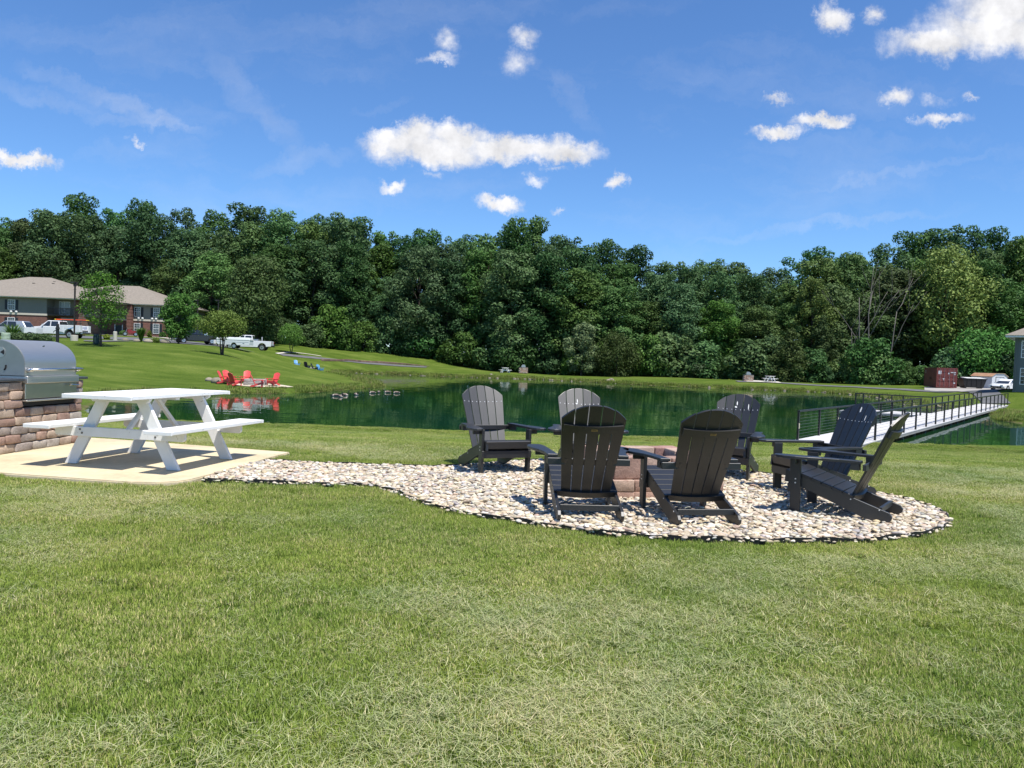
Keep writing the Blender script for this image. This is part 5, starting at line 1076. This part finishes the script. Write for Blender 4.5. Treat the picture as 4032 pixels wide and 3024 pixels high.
def skip():
    p = far_at(3824, 1529, 104); t = thing('rubbish_skip', 'black open-topped rubbish skip between the container and the shed', 'skip', (p[0], p[1], tz(*p)+.10), R(-6)); m = mat('skip_black', (.012, .012, .013), .5, var=.3)
    MB().frust((-1.15, 1.15, -.8, .8), (-1.5, 1.5, -.9, .9), .08, 1.22).build('bin', m, t)
    MB().box(-1.56, 1.56, -.96, .96, 1.222, 1.30).build('rim', m, t); 
    for x in (-.9, -.3, .3, .9): MB().hexa([(x-.05, -.84, .1), (x+.05, -.84, .1), (x+.05, -.80, .1), (x-.05, -.80, .1), (x-.05, -.955, 1.22), (x+.05, -.955, 1.22), (x+.05, -.9, 1.22), (x-.05, -.9, 1.22)]).build('stiffener', m, t)
    lm = mat('white_lid', (.62, .62, .60), .6)
    for x0, x1 in ((-1.05, .2), (.25, 1.45)): MB().hexa([(x0, -.9, 1.302), (x1, -.9, 1.302), (x1, .9, 1.302), (x0, .9, 1.302), (x0, -.9, 1.33), (x1, -.9, 1.33), (x1, .9, 1.45), (x0, .9, 1.45)]).build('lid', lm, t)
    for x in (-1.0, 1.0): MB().box(x-.12, x+.12, -.6, .6, 0, .079).build('skid', m, t)
skip()
def shed():
    p = far_at(3893, 1530, 108.5); t = thing('garden_shed', 'white metal garden shed with rusty brown roof', 'shed', (p[0], p[1], tz(*p)+.08), R(24)); m = mat('shed_white', (.58, .60, .62), .5, var=.12, vscale=1.2, stretch=(8, 8, .4)); 
    MB().box(-1.6, 1.6, -1.5, 1.5, 0, 1.62).build('wall', m, t)
    MB().prism([(-1.6, 1.622), (1.6, 1.622), (.9, 2.02), (-.9, 2.02)], 1, -1.49, 1.49).build('gable', m, t)
    rm_ = mat('rusty_roof', (.26, .10, .055), .85, col2=(.38, .26, .15), vscale=1.0)
    MB().hexa([(-1.75, -1.6, 1.60), (-.88, -1.6, 2.045), (-.88, 1.6, 2.045), (-1.75, 1.6, 1.60), (-1.75, -1.6, 1.64), (-.88, -1.6, 2.09), (-.88, 1.6, 2.09), (-1.75, 1.6, 1.64)]).build('roof_slope', rm_, t); MB().hexa([(1.75, -1.6, 1.60), (.88, -1.6, 2.045), (.88, 1.6, 2.045), (1.75, 1.6, 1.60), (1.75, -1.6, 1.64), (.88, -1.6, 2.09), (.88, 1.6, 2.09), (1.75, 1.6, 1.64)]).build('roof_slope', mat('faded_roof', (.50, .42, .28), .8, var=.2), t)
    MB().box(-.90, .90, -1.6, 1.6, 2.046, 2.10).build('roof_top', MATS['faded_roof'], t)
    for x0, x1 in ((-.80, -.01), (.01, .80)):
        d = MB().box(x0, x1, -1.54, -1.502, .08, 1.50).build('door', m, t); MB().box(x0+.05, x0+.12, -1.57, -1.541, .7, .85).build('handle', TRIM, d)
    MB().box(-.86, -.82, -1.55, -1.502, .04, 1.56).build('door_frame', TRIM, t); MB().box(.82, .86, -1.55, -1.502, .04, 1.56).build('door_frame', TRIM, t); MB().box(-.86, .86, -1.55, -1.502, 1.562, 1.60).build('door_frame', TRIM, t)
shed()
# ------------------------------------------------------------------ street furniture on the hill
POLE = mat('bronze_pole', (.045, .038, .034), .5, metal=.4, var=.2)
def lamp(label, px, py, Y, hgt, base=True):
    p = far_at(px, py, Y); t = thing('street_lamp', label, 'lamp post', (p[0], p[1], tz(*p)), 0)
    if base: MB().lathe([(.36, -.1), (.36, .52), (.34, .56)], 18).build('concrete_base', conc, t)
    MB().box(-.06, .06, -.06, .06, .5 if base else 0, hgt).build('pole', POLE, t); MB().box(-.42, .10, -.16, .16, hgt+.001, hgt+.14).build('lamp_head', POLE, t); MB().box(-.38, -.10, -.12, .12, hgt-.02, hgt-.001).build('lens', CLEARL, t)
lamp('tall dark lamp post on a round concrete base before the utility truck', 292, 1338, 80, 5.9); lamp('dark lamp post rising behind the lime green tree', 857, 1350, 108, 6.3, False)
lamp('dark lamp post half lost against the wood behind the young ash', 776, 1340, 118, 6.0, False)
p = far_at(379,1357,78); t = thing('litter_bin', 'dark green litter bin beside the young tree on the hill', 'bin', (p[0], p[1], tz(*p)+.02), 0); bm_ = mat('bin_green', (.02, .05, .05), .6, var=.3)
MB().lathe([(.24, .04), (.27, .08), (.28, .86), (.30, .88), (.30, .92), (.22, .93)], 18).build('body', bm_, t); MB().lathe([(.26, .931), (.26, .96), (.15, 1.0)], 18).build('lid', bm_, t)
for k in range(18): a = k*math.pi/9; MB().box(.281, .295, -.025, .025, .10, .84).xf(Matrix.Rotation(a, 4, 'Z')).build('slat', bm_, t)
p = far_at(453,1335,92); t = thing('bollard', 'pale round concrete bollard in the planting by the house walk', 'bollard', (p[0], p[1], tz(*p)), 0); MB().lathe([(.22, -.05), (.22, 1.0), (.16, 1.05)], 16).build('post', conc, t); MB().lathe([(.26, -.05), (.26, .08)], 16).build('foot', conc, t)
p = far_at(226,1347,60); t = thing('pump_post', 'black cast pump post standing before the hedge end', 'post', (p[0], p[1], tz(*p)), 0); zz = at(226, 1274, 60)[2]-tz(*p); pm = mat('cast_black', (.014, .013, .013), .45, var=.3)
MB().lathe([(.15, 0), (.15, .3), (.12, .34), (.12, zz-.45), (.15, zz-.42), (.14, zz-.28)], 14).build('column', pm, t); MB().lathe([(.11, zz-.279), (.10, zz-.05), (.05, zz)], 12).build('head', pm, t); MB().tube([(-.10, 0, zz-.5), (-.26, 0, zz-.58), (-.32, 0, zz-.70)], .03, 8).build('lever', pm, t)
p = far_at(22,1337,56); t = thing('utility_pedestal', 'short pale green louvred utility pedestal beside the hedge', 'pedestal', (p[0], p[1], tz(*p)), 0); zz = at(22, 1310, 56)[2]-tz(*p); um = mat('pale_green', (.50, .60, .46), .6, var=.1)
MB().lathe([(.26, 0), (.26, zz-.5)], 18).build('base', um, t)
for k in range(5): MB().lathe([(.22, zz-.499+.10*k), (.30, zz-.48+.10*k), (.30, zz-.43+.10*k), (.24, zz-.41+.10*k)], 18).build('louvre', um, t)
# ------------------------------------------------------------------ trees and shrubs
def leaf_mat(name, a, b, c, trans=.20):
    m, t, bs = new_mat(name); at_ = N(t, 'ShaderNodeAttribute', attribute_name='tint'); sp = N(t, 'ShaderNodeSeparateColor'); L(t, at_.outputs['Color'], sp.inputs[0]); oi = N(t, 'ShaderNodeObjectInfo')
    col = ramp(t, sp.outputs[0], [(0, a), (.55, b), (1, c)])
    hs = N(t, 'ShaderNodeHueSaturation'); L(t, col, hs.inputs['Color']); L(t, mth(t, 'MULTIPLY_ADD', oi.outputs['Random'], .03, .492), hs.inputs['Hue'])
    r2 = mth(t, 'FRACT', mth(t, 'MULTIPLY', oi.outputs['Random'], 7.31)); L(t, mth(t, 'MULTIPLY_ADD', r2, .60, .68), hs.inputs['Value']); L(t, mth(t, 'MULTIPLY_ADD', mth(t, 'FRACT', mth(t, 'MULTIPLY', oi.outputs['Random'], 13.7)), .26, .84), hs.inputs['Saturation'])
    L(t, hs.outputs[0], bs.inputs['Base Color']); bs.inputs['Roughness'].default_value = .55; bs.inputs['Specular IOR Level'].default_value = .12
    tr = N(t, 'ShaderNodeBsdfTranslucent'); L(t, hs.outputs[0], tr.inputs['Color']); ms = N(t, 'ShaderNodeMixShader', in_0=trans); L(t, bs.outputs[0], ms.inputs[1]); L(t, tr.outputs[0], ms.inputs[2]); L(t, ms.outputs[0], t.nodes['Material Output'].inputs['Surface']); return m
LF = [leaf_mat('leaf_dark', (.034, .076, .024), (.064, .130, .040), (.115, .195, .065)), leaf_mat('leaf_mid', (.044, .092, .024), (.082, .160, .042), (.135, .225, .068)), leaf_mat('leaf_olive', (.042, .080, .020), (.084, .142, .034), (.140, .205, .058))]
LIME = leaf_mat('leaf_lime', (.11, .16, .02), (.20, .27, .035), (.29, .35, .07)); YEL = leaf_mat('leaf_yellow', (.09, .125, .018), (.155, .20, .03), (.24, .28, .05)); FRESH = leaf_mat('leaf_fresh', (.065, .125, .025), (.115, .205, .042), (.18, .28, .075)); PALE = leaf_mat('leaf_pale', (.07, .105, .045), (.12, .165, .07), (.185, .225, .115)); CEDAR = leaf_mat('leaf_cedar', (.034, .060, .012), (.064, .105, .020), (.105, .150, .038))
BARK = mat('bark', (.075, .058, .045), .95, var=.4, vscale=5, stretch=(3, 3, .6), bump=.6, bscale=12); DEADW = mat('dead_wood', (.16, .145, .125), .9, var=.3, vscale=4, stretch=(3, 3, .5))
def leaves(puffs, n, size, seed, m, name='crown', up=.25, squash=.8, fuzz=.30):
    r = np.random.default_rng(seed); pf = np.array(puffs, float); w = pf[:, 3]**2; k = r.choice(len(pf), n, p=w/w.sum())
    d = r.normal(size=(n, 3)); d[:, 2] += .25; d /= np.linalg.norm(d, axis=1)[:, None]
    c = pf[k, :3] + d*(pf[k, 3]*(1-fuzz*r.random(n)**1.5*1.0 + .10*r.normal(size=n)))[:, None]*[1, 1, squash]
    nn = d*.8 + r.normal(size=(n, 3))*.42; nn[:, 2] += up; nn /= np.linalg.norm(nn, axis=1)[:, None]
    t = np.cross(nn, r.normal(size=(n, 3))); t /= np.linalg.norm(t, axis=1)[:, None]; b = np.cross(nn, t); s = size*r.uniform(.6, 1.35, n)
    V = np.empty((n, 4, 3)); V[:, 0] = c - t*s[:, None]*.62; V[:, 1] = c - b*s[:, None]*.34 + nn*s[:, None]*.10; V[:, 2] = c + t*s[:, None]*.62; V[:, 3] = c + b*s[:, None]*.34 + nn*s[:, None]*.10
    me = np_mesh(name, V.reshape(-1, 3), np.arange(n*4).reshape(n, 4), [m]); q = np.clip(r.normal(.5, .22, n), 0, 1); vcol(me, 'tint', np.repeat(np.stack([q, q, q], 1), 4, 0).astype(np.float32)); return me
def puff_tree(seed, h, rad, z0, n, rr, flat=1.0, cone=0.0):
    """sub-crowns spread through an uneven envelope"""
    r = random.Random(seed); out = []; lop = [(r.uniform(0, 6.28), r.uniform(.75, 1.15)) for _ in range(5)]
    for i in range(n):
        u = (i+.5)/n; z = z0 + (h-z0)*(u**.85); f = (z-z0)/(h-z0)
        env = math.sin(math.pi*min(max(.12+.80*f, 0), 1))**.75 if not cone else (1-f)**cone + .05
        a = i*2.39996 + r.uniform(-.5, .5); rad_ = rad*env*math.sqrt(r.uniform(.15, 1.0))*(1+.22*math.sin(a*2+seed)); pr = r.uniform(*rr)*(.75+.5*env if not cone else .4+.8*env)
        out.append((rad_*math.cos(a), rad_*math.sin(a)*flat, z-pr*.4, pr))
    return out
def trunk_mesh(seed, h, r0, puffs, z0, nl=7, m=BARK, name='trunk', multi=1):
    r = random.Random(seed); mb = MB()
    for k in range(multi):
        a = 6.28*k/multi + r.random(); tp = Vector((math.cos(a)*.10*h*(multi > 1), math.sin(a)*.10*h*(multi > 1), h*.72)); n = 6; b = Vector((math.cos(a)*r0*.5*(multi > 1), math.sin(a)*r0*.5*(multi > 1), -.3))
        pts = [b.lerp(tp, i/n) + Vector((r.uniform(-1, 1), r.uniform(-1, 1), 0))*.012*h*(0 < i < n) for i in range(n+1)]
        mb.tube(pts, [r0*(1.25 if i == 0 else 1-.8*i/n)/(multi**.4) for i in range(n+1)], 9)
    for p in r.sample(puffs, min(nl, len(puffs))):
        zb = max(z0*.55, p[2]*.62); s = Vector((0, 0, zb)); e = Vector(p[:3]); mid = s.lerp(e, .5) + Vector((0, 0, -.04*h)); mb.tube([s, mid, e], [r0*.42, r0*.25, r0*.08], 6, cap=False)
    return mb.mesh(name, m, smooth=True)
VAR = []
for k in range(7):
    pf = puff_tree(100+k, 22, 4.6+.7*(k % 3), 2.2+1.2*(k % 2), 64, (.8, 1.9)); VAR.append((leaves(pf, 17000, .37, 200+k, LF[(0, 1, 0, 2, 1, 0, 2)[k]], squash=.72, fuzz=.30), trunk_mesh(300+k, 22, .34, pf, 4.0)))
BUSH = []
for k in range(4):
    pf = puff_tree(400+k, 5.0, 2.3, .2, 26, (.6, 1.1)); BUSH.append((leaves(pf, 5200, .30, 420+k, (LF[0], LF[0], LF[1], LF[2])[k]), trunk_mesh(440+k, 5, .08, pf, .5, 8)))  # dark leaf picks put the shade of the overhanging trees into the bush colour
def tree(name, label, cat, p, cm_, tm_, sc, rz, group=None, dz=0.0):
    t = thing(name, label, cat, (p[0], p[1], tz(*p)+dz), rz, group); inst(cm_, 'crown', t, scale=sc); inst(tm_, 'trunk', t, scale=sc); return t
SKY = np.array([(-60,455),(0,455),(60,455),(110,440),(170,418),(210,437),(260,436),(300,425),(360,428),(420,450),(440,474),(470,465),(510,447),(560,447),(640,436),(700,440),(770,448),(800,475),(850,478),(880,466),(930,482),(1000,488),(1060,476),(1100,466),(1150,472),(1200,500),(1230,514),(1280,505),(1340,520),(1380,527),(1400,556),(1480,560),(1560,555),(1600,552),(1660,574),(1710,566),(1760,540),(1830,521),(1870,531),(1920,521),(1980,506),(2050,500),(2120,496),(2190,490),(2300,500),(2500,520)], float)*1.82278
def skyline(px): return float(np.interp(px, SKY[:, 0], SKY[:, 1]))
rt = random.Random(77)
def wood_row(Yf, step, frac, label, group, pick, jy=2.0, lo=-300, hi=4350, wide=1.0):
    px = lo
    while px < hi:
        Y = Yf(px)
        if Y is None: px += 60; continue
        Y += rt.uniform(-jy, jy); p = far_at(px, 1450, Y); top = at(px, skyline(px), Y)[2]; h = (top - tz(*p))*rt.uniform(*frac); k = rt.choice(pick); s = h/22.8; w = wide*(s**.5)*rt.uniform(.88, 1.18)
        tree('forest_tree', label.replace('COLOUR', ('dark green', 'mid green', 'dark green', 'olive green', 'mid green', 'dark green', 'olive green')[k]), 'tree', p, VAR[k][0], VAR[k][1], (w, w, s), rt.uniform(0, 6.28), group); px += step*3060/Y*rt.uniform(.8, 1.2)
wood_row(lambda q: 160 if q < 700 else (155 if q < 1950 else 150), 6.6, (.93, 1.075), 'tall COLOUR broadleaf tree whose top forms the skyline of the wood', 'skyline trees of the wood', (0, 1, 2, 4, 5))
wood_row(lambda q: 151 if q < 700 else (147 if q < 1950 else 141), 6.0, (.82, .98), 'COLOUR broadleaf tree standing in the middle depth of the wood', 'middle trees of the wood', (0, 1, 2, 3, 4, 5, 6))
wood_row(lambda q: None if 40 < q < 640 else (145 if q < 760 else 141 if q < 1950 else 134.5), 6.2, (.55, .86), 'COLOUR leafy tree on the front edge of the wood', 'front edge trees of the wood', (0, 1, 3, 4, 5, 6), 1.5, wide=1.05)
px = 780
while px < 4000:
    Y = float(np.interp(px, [640, 1150, 1300, 1700, 1900, 2900, 3400, 4000], [128, 132, 136, 138, 134, 127, 118, 115])) + rt.uniform(-1, 1.5); p = far_at(px, 1450, Y); k = rt.randrange(4); s = rt.uniform(.5, 1.5); w = s*rt.uniform(.9, 1.3)
    tree('leafy_bush', 'low ' + ('dark green', 'dense dark green', 'mid green', 'olive green')[k] + ' leafy bush at the foot of the wood', 'bush', p, BUSH[k][0], BUSH[k][1], (w, w, s), rt.uniform(0, 6.28), 'bushes along the wood edge'); px += 2.9*3060/Y*rt.uniform(.7, 1.25)
# trees one can tell apart
def own_tree(name, label, cat, px, py, Y, top, width, m, seed, nl, size, z0=.3, multi=1, n=40, cone=0.0, rr=.16, r0=None, dz=0):
    p = far_at(px, py, Y); b = tz(*p); h = at(px, top, Y)[2]-b; rad = width*Y/FPX/2; pf = puff_tree(seed, h, rad*.80, h*z0, n, (rad*rr*1.1, rad*rr*2.1), cone=cone)
    t = thing(name, label, cat, (p[0], p[1], b+dz), 0); me = leaves(pf, nl, size, seed+1, m, fuzz=.5); inst(me, 'crown', t); inst(trunk_mesh(seed+2, h, r0 or h*.016, pf, h*z0, 9, multi=multi), 'trunk', t); return t
own_tree('young_tree', 'young open-crowned tree beside the litter bin, before the brick house', 'tree', 397, 1364, 76, 1072, 215, FRESH, 501, 3800, .17, .30, r0=.11, n=46, rr=.12)
own_tree('young_tree', 'dense young upright tree before the right corner of the brick house', 'tree', 702, 1354, 93, 1155, 150, LF[1], 511, 9000, .20, .16, n=50, r0=.12)
own_tree('young_tree', 'lime green spreading tree with several thin stems', 'tree', 875, 1395, 80, 1226, 190, LIME, 521, 6500, .15, .52, multi=5, n=42, r0=.13)
own_tree('young_tree', 'small rounded green tree alone on the lawn by the walk', 'tree', 1147, 1391, 116, 1274, 118, LIME if False else FRESH, 531, 6000, .14, .36, n=36, multi=2, r0=.10)
own_tree('yellow_tree', 'tall yellow green tree standing out from the wood above the container', 'tree', 3720, 1480, 130, 975, 350, YEL, 541, 12000, .42, .30, n=60)
own_tree('feathery_tree', 'drooping feathery green tree at the wood edge behind the white pickup', 'tree', 1010, 1370, 122, 1010, 300, leaf_mat('leaf_feather', (.045, .075, .02), (.08, .125, .032), (.12, .17, .05)), 551, 14000, .34, .12, n=60)
own_tree('pale_tree', 'pale silvery leaved small tree at the wood edge by the water', 'tree', 2290, 1478, 126, 1270, 150, PALE, 561, 6000, .30, .10, n=30)
own_tree('cedar', 'olive green bushy cedar beside the pale leaved tree', 'tree', 2425, 1482, 125.5, 1310, 210, CEDAR, 571, 9000, .24, .04, n=44)
own_tree('cedar', 'tall pointed olive cedar near the white table on the slab', 'tree', 3110, 1500, 121, 1290, 190, CEDAR, 581, 9000, .24, .03, n=46, cone=.75)
own_tree('cedar', 'pointed olive cedar behind the taller one', 'tree', 3230, 1490, 127, 1240, 170, CEDAR, 586, 8000, .24, .03, n=46, cone=.75)
own_tree('round_tree', 'round topped olive tree midway up the wood beside the dead trunks', 'tree', 3190, 1470, 131, 1095, 190, leaf_mat('leaf_moss', (.05, .08, .014), (.085, .13, .024), (.125, .175, .04)), 591, 9000, .30, .35, n=44)
own_tree('leafy_tree', 'broad bright leaved small tree before the dead trunks', 'tree', 3420, 1498, 119, 1375, 260, LF[1], 596, 8000, .34, .03, n=34)
own_tree('leafy_tree', 'broad bright leaved tree rising behind the garden shed', 'tree', 3870, 1505, 116, 1300, 330, LF[1], 599, 9000, .38, .03, n=40)
def dead_tree():
    p = far_at(3430, 1492, 122.5); t = thing('dead_tree', 'bare grey dead tree with forking limbs before the dark wood', 'tree', (p[0], p[1], tz(*p)), 0); r = random.Random(8)
    def limb(mb, a, d, ln, r0, lv):
        pts = [Vector(a)]; dd = Vector(d)
        for i in range(4): dd = (dd + Vector((r.uniform(-.16, .16), r.uniform(-.1, .1), r.uniform(-.02, .12)))).normalized(); pts.append(pts[-1]+dd*ln/4)
        mb.tube(pts, [r0*(1-.17*i) for i in range(5)], 6)
        if lv:
            for i in range(2 if lv > 1 else 3): q = pts[r.choice((2, 3, 4))]; limb(mb, q, (dd.x+r.uniform(-.7, .7), dd.y+r.uniform(-.4, .4), dd.z+r.uniform(-.1, .4)), ln*r.uniform(.45, .7), r0*.45, lv-1)
    for (x, dx, ln, r0) in ((-.2, -.22, 14, .17), (1.4, .20, 12, .15), (-2.6, -.14, 9, .11), (.4, -.03, 15, .16)):
        mb = MB(); limb(mb, (x, 0, -.3), (dx, 0, 1), ln, r0, 2); mb.build('limb', DEADW, t, smooth=True)
dead_tree()
# planting by the house and the hedge before the lot
def bush(label, px, py, Y, top, width, m, seed, name='shrub', nl=2600, size=.11, group=None):
    p = far_at(px, py, Y); b = tz(*p); h = max(at(px, top, Y)[2]-b, .3); rad = width*Y/FPX/2; pf = puff_tree(seed, h, rad*.85, h*.05, 20, (rad*.25, rad*.45)); t = thing(name, label, 'shrub', (p[0], p[1], b), 0, group)
    inst(leaves(pf, nl, size, seed, m), 'foliage', t); inst(trunk_mesh(seed, h, .03, pf, h*.1, 6), 'stems', t)
def hedge():
    a = np.array(far_at(30, 1345, 62)); b = np.array(far_at(192, 1345, 62)); z = tz(*a); top = at(110, 1313, 62)[2]; t = thing('clipped_hedge', 'clipped dark green hedge between the grill and the parking lot', 'hedge', (float(a[0]), float(a[1]), z), 0); r = random.Random(3)
    pf = [(k/26*float(b[0]-a[0]), r.uniform(-.3, .3), (top-z)*f, .42) for k in range(27) for f in (.15, .45, .72, .84)]; inst(leaves(pf, 12000, .10, 3, LF[1], up=.5, fuzz=.2), 'foliage', t)
    mb = MB()
    for k in range(14): mb.tube([(k/13*float(b[0]-a[0]), 0, 0), (k/13*float(b[0]-a[0])+.1, .1, top-z-.3)], .03, 5)
    mb.build('stems', BARK, t)
hedge()
def grass_clump(label, px, py, Y, top, width, m, seed, n=420):
    p = far_at(px, py, Y); b = tz(*p); h = at(px, top, Y)[2]-b; rad = width*Y/FPX/2; r = np.random.default_rng(seed); V = []; F_ = []
    for i in range(n):
        a = r.uniform(0, 6.28); l = r.uniform(.3, 1)*rad; hh = h*r.uniform(.6, 1.05); w = .035; d = np.array([math.cos(a), math.sin(a), 0]); s = np.array([-d[1], d[0], 0])*w
        q = [d*.1*rad, d*l*.4+[0, 0, hh*.7], d*l+[0, 0, hh*(.95 if i % 3 else .7)]]; k = len(V); V += [q[0]-s, q[0]+s, q[1]+s, q[1]-s, q[2]-s*.2, q[2]+s*.2]; F_ += [(k, k+1, k+2, k+3), (k+3, k+2, k+5, k+4)]
    me = np_mesh('blades', np.array(V), np.array(F_), [m]); qv = r.random(len(V)//6).repeat(6); vcol(me, 'tint', np.stack([qv]*3, 1).astype(np.float32)); t = thing('ornamental_grass', label, 'grass', (p[0], p[1], b), 0); inst(me, 'blades', t); inst(BUSH[0][1], 'stems', t, scale=(.1, .1, .05))
grass_clump('fountain of fine ornamental grass behind the clipped hedge', 50, 1345, 66, 1272, 100, FRESH, 5); grass_clump('tall feathery ornamental grass before the lower brick windows', 555, 1340, 92, 1288, 62, FRESH, 6)
bush('round clipped shrub below the brick corner of the house', 641, 1326, 121, 1308, 28, LF[1], 701); bush('long clipped shrub below the lower brick window', 486, 1321, 121, 1302, 32, LF[1], 702); bush('yellow green plant beside the ornamental grass', 588, 1318, 117, 1302, 18, YEL, 703)
bush('yellow leaved hostas by the house entrance walk', 421, 1331, 96, 1317, 22, YEL, 704); bush('yellow leaved hostas at the lot corner', 615, 1342, 92, 1330, 24, YEL, 705); bush('low yellow green hostas next to the lot corner clump', 596, 1344, 91, 1335, 16, YEL, 706); bush('dark clipped shrub at the end of the apartment house', 675, 1328, 122, 1305, 26, LF[0], 707)
for i, (px, py, Y, s, lb) in enumerate([(495,1337,93,.4,'pale garden stone in the planting by the ornamental grass'),(540,1340,91,.35,'smaller garden stone below the ornamental grass'),(585,1343,90,.4,'flat garden stone by the lot corner'),(650,1349,92,.5,'long pale stone edging the lot corner')]): rock(px, py, Y, s, lb)
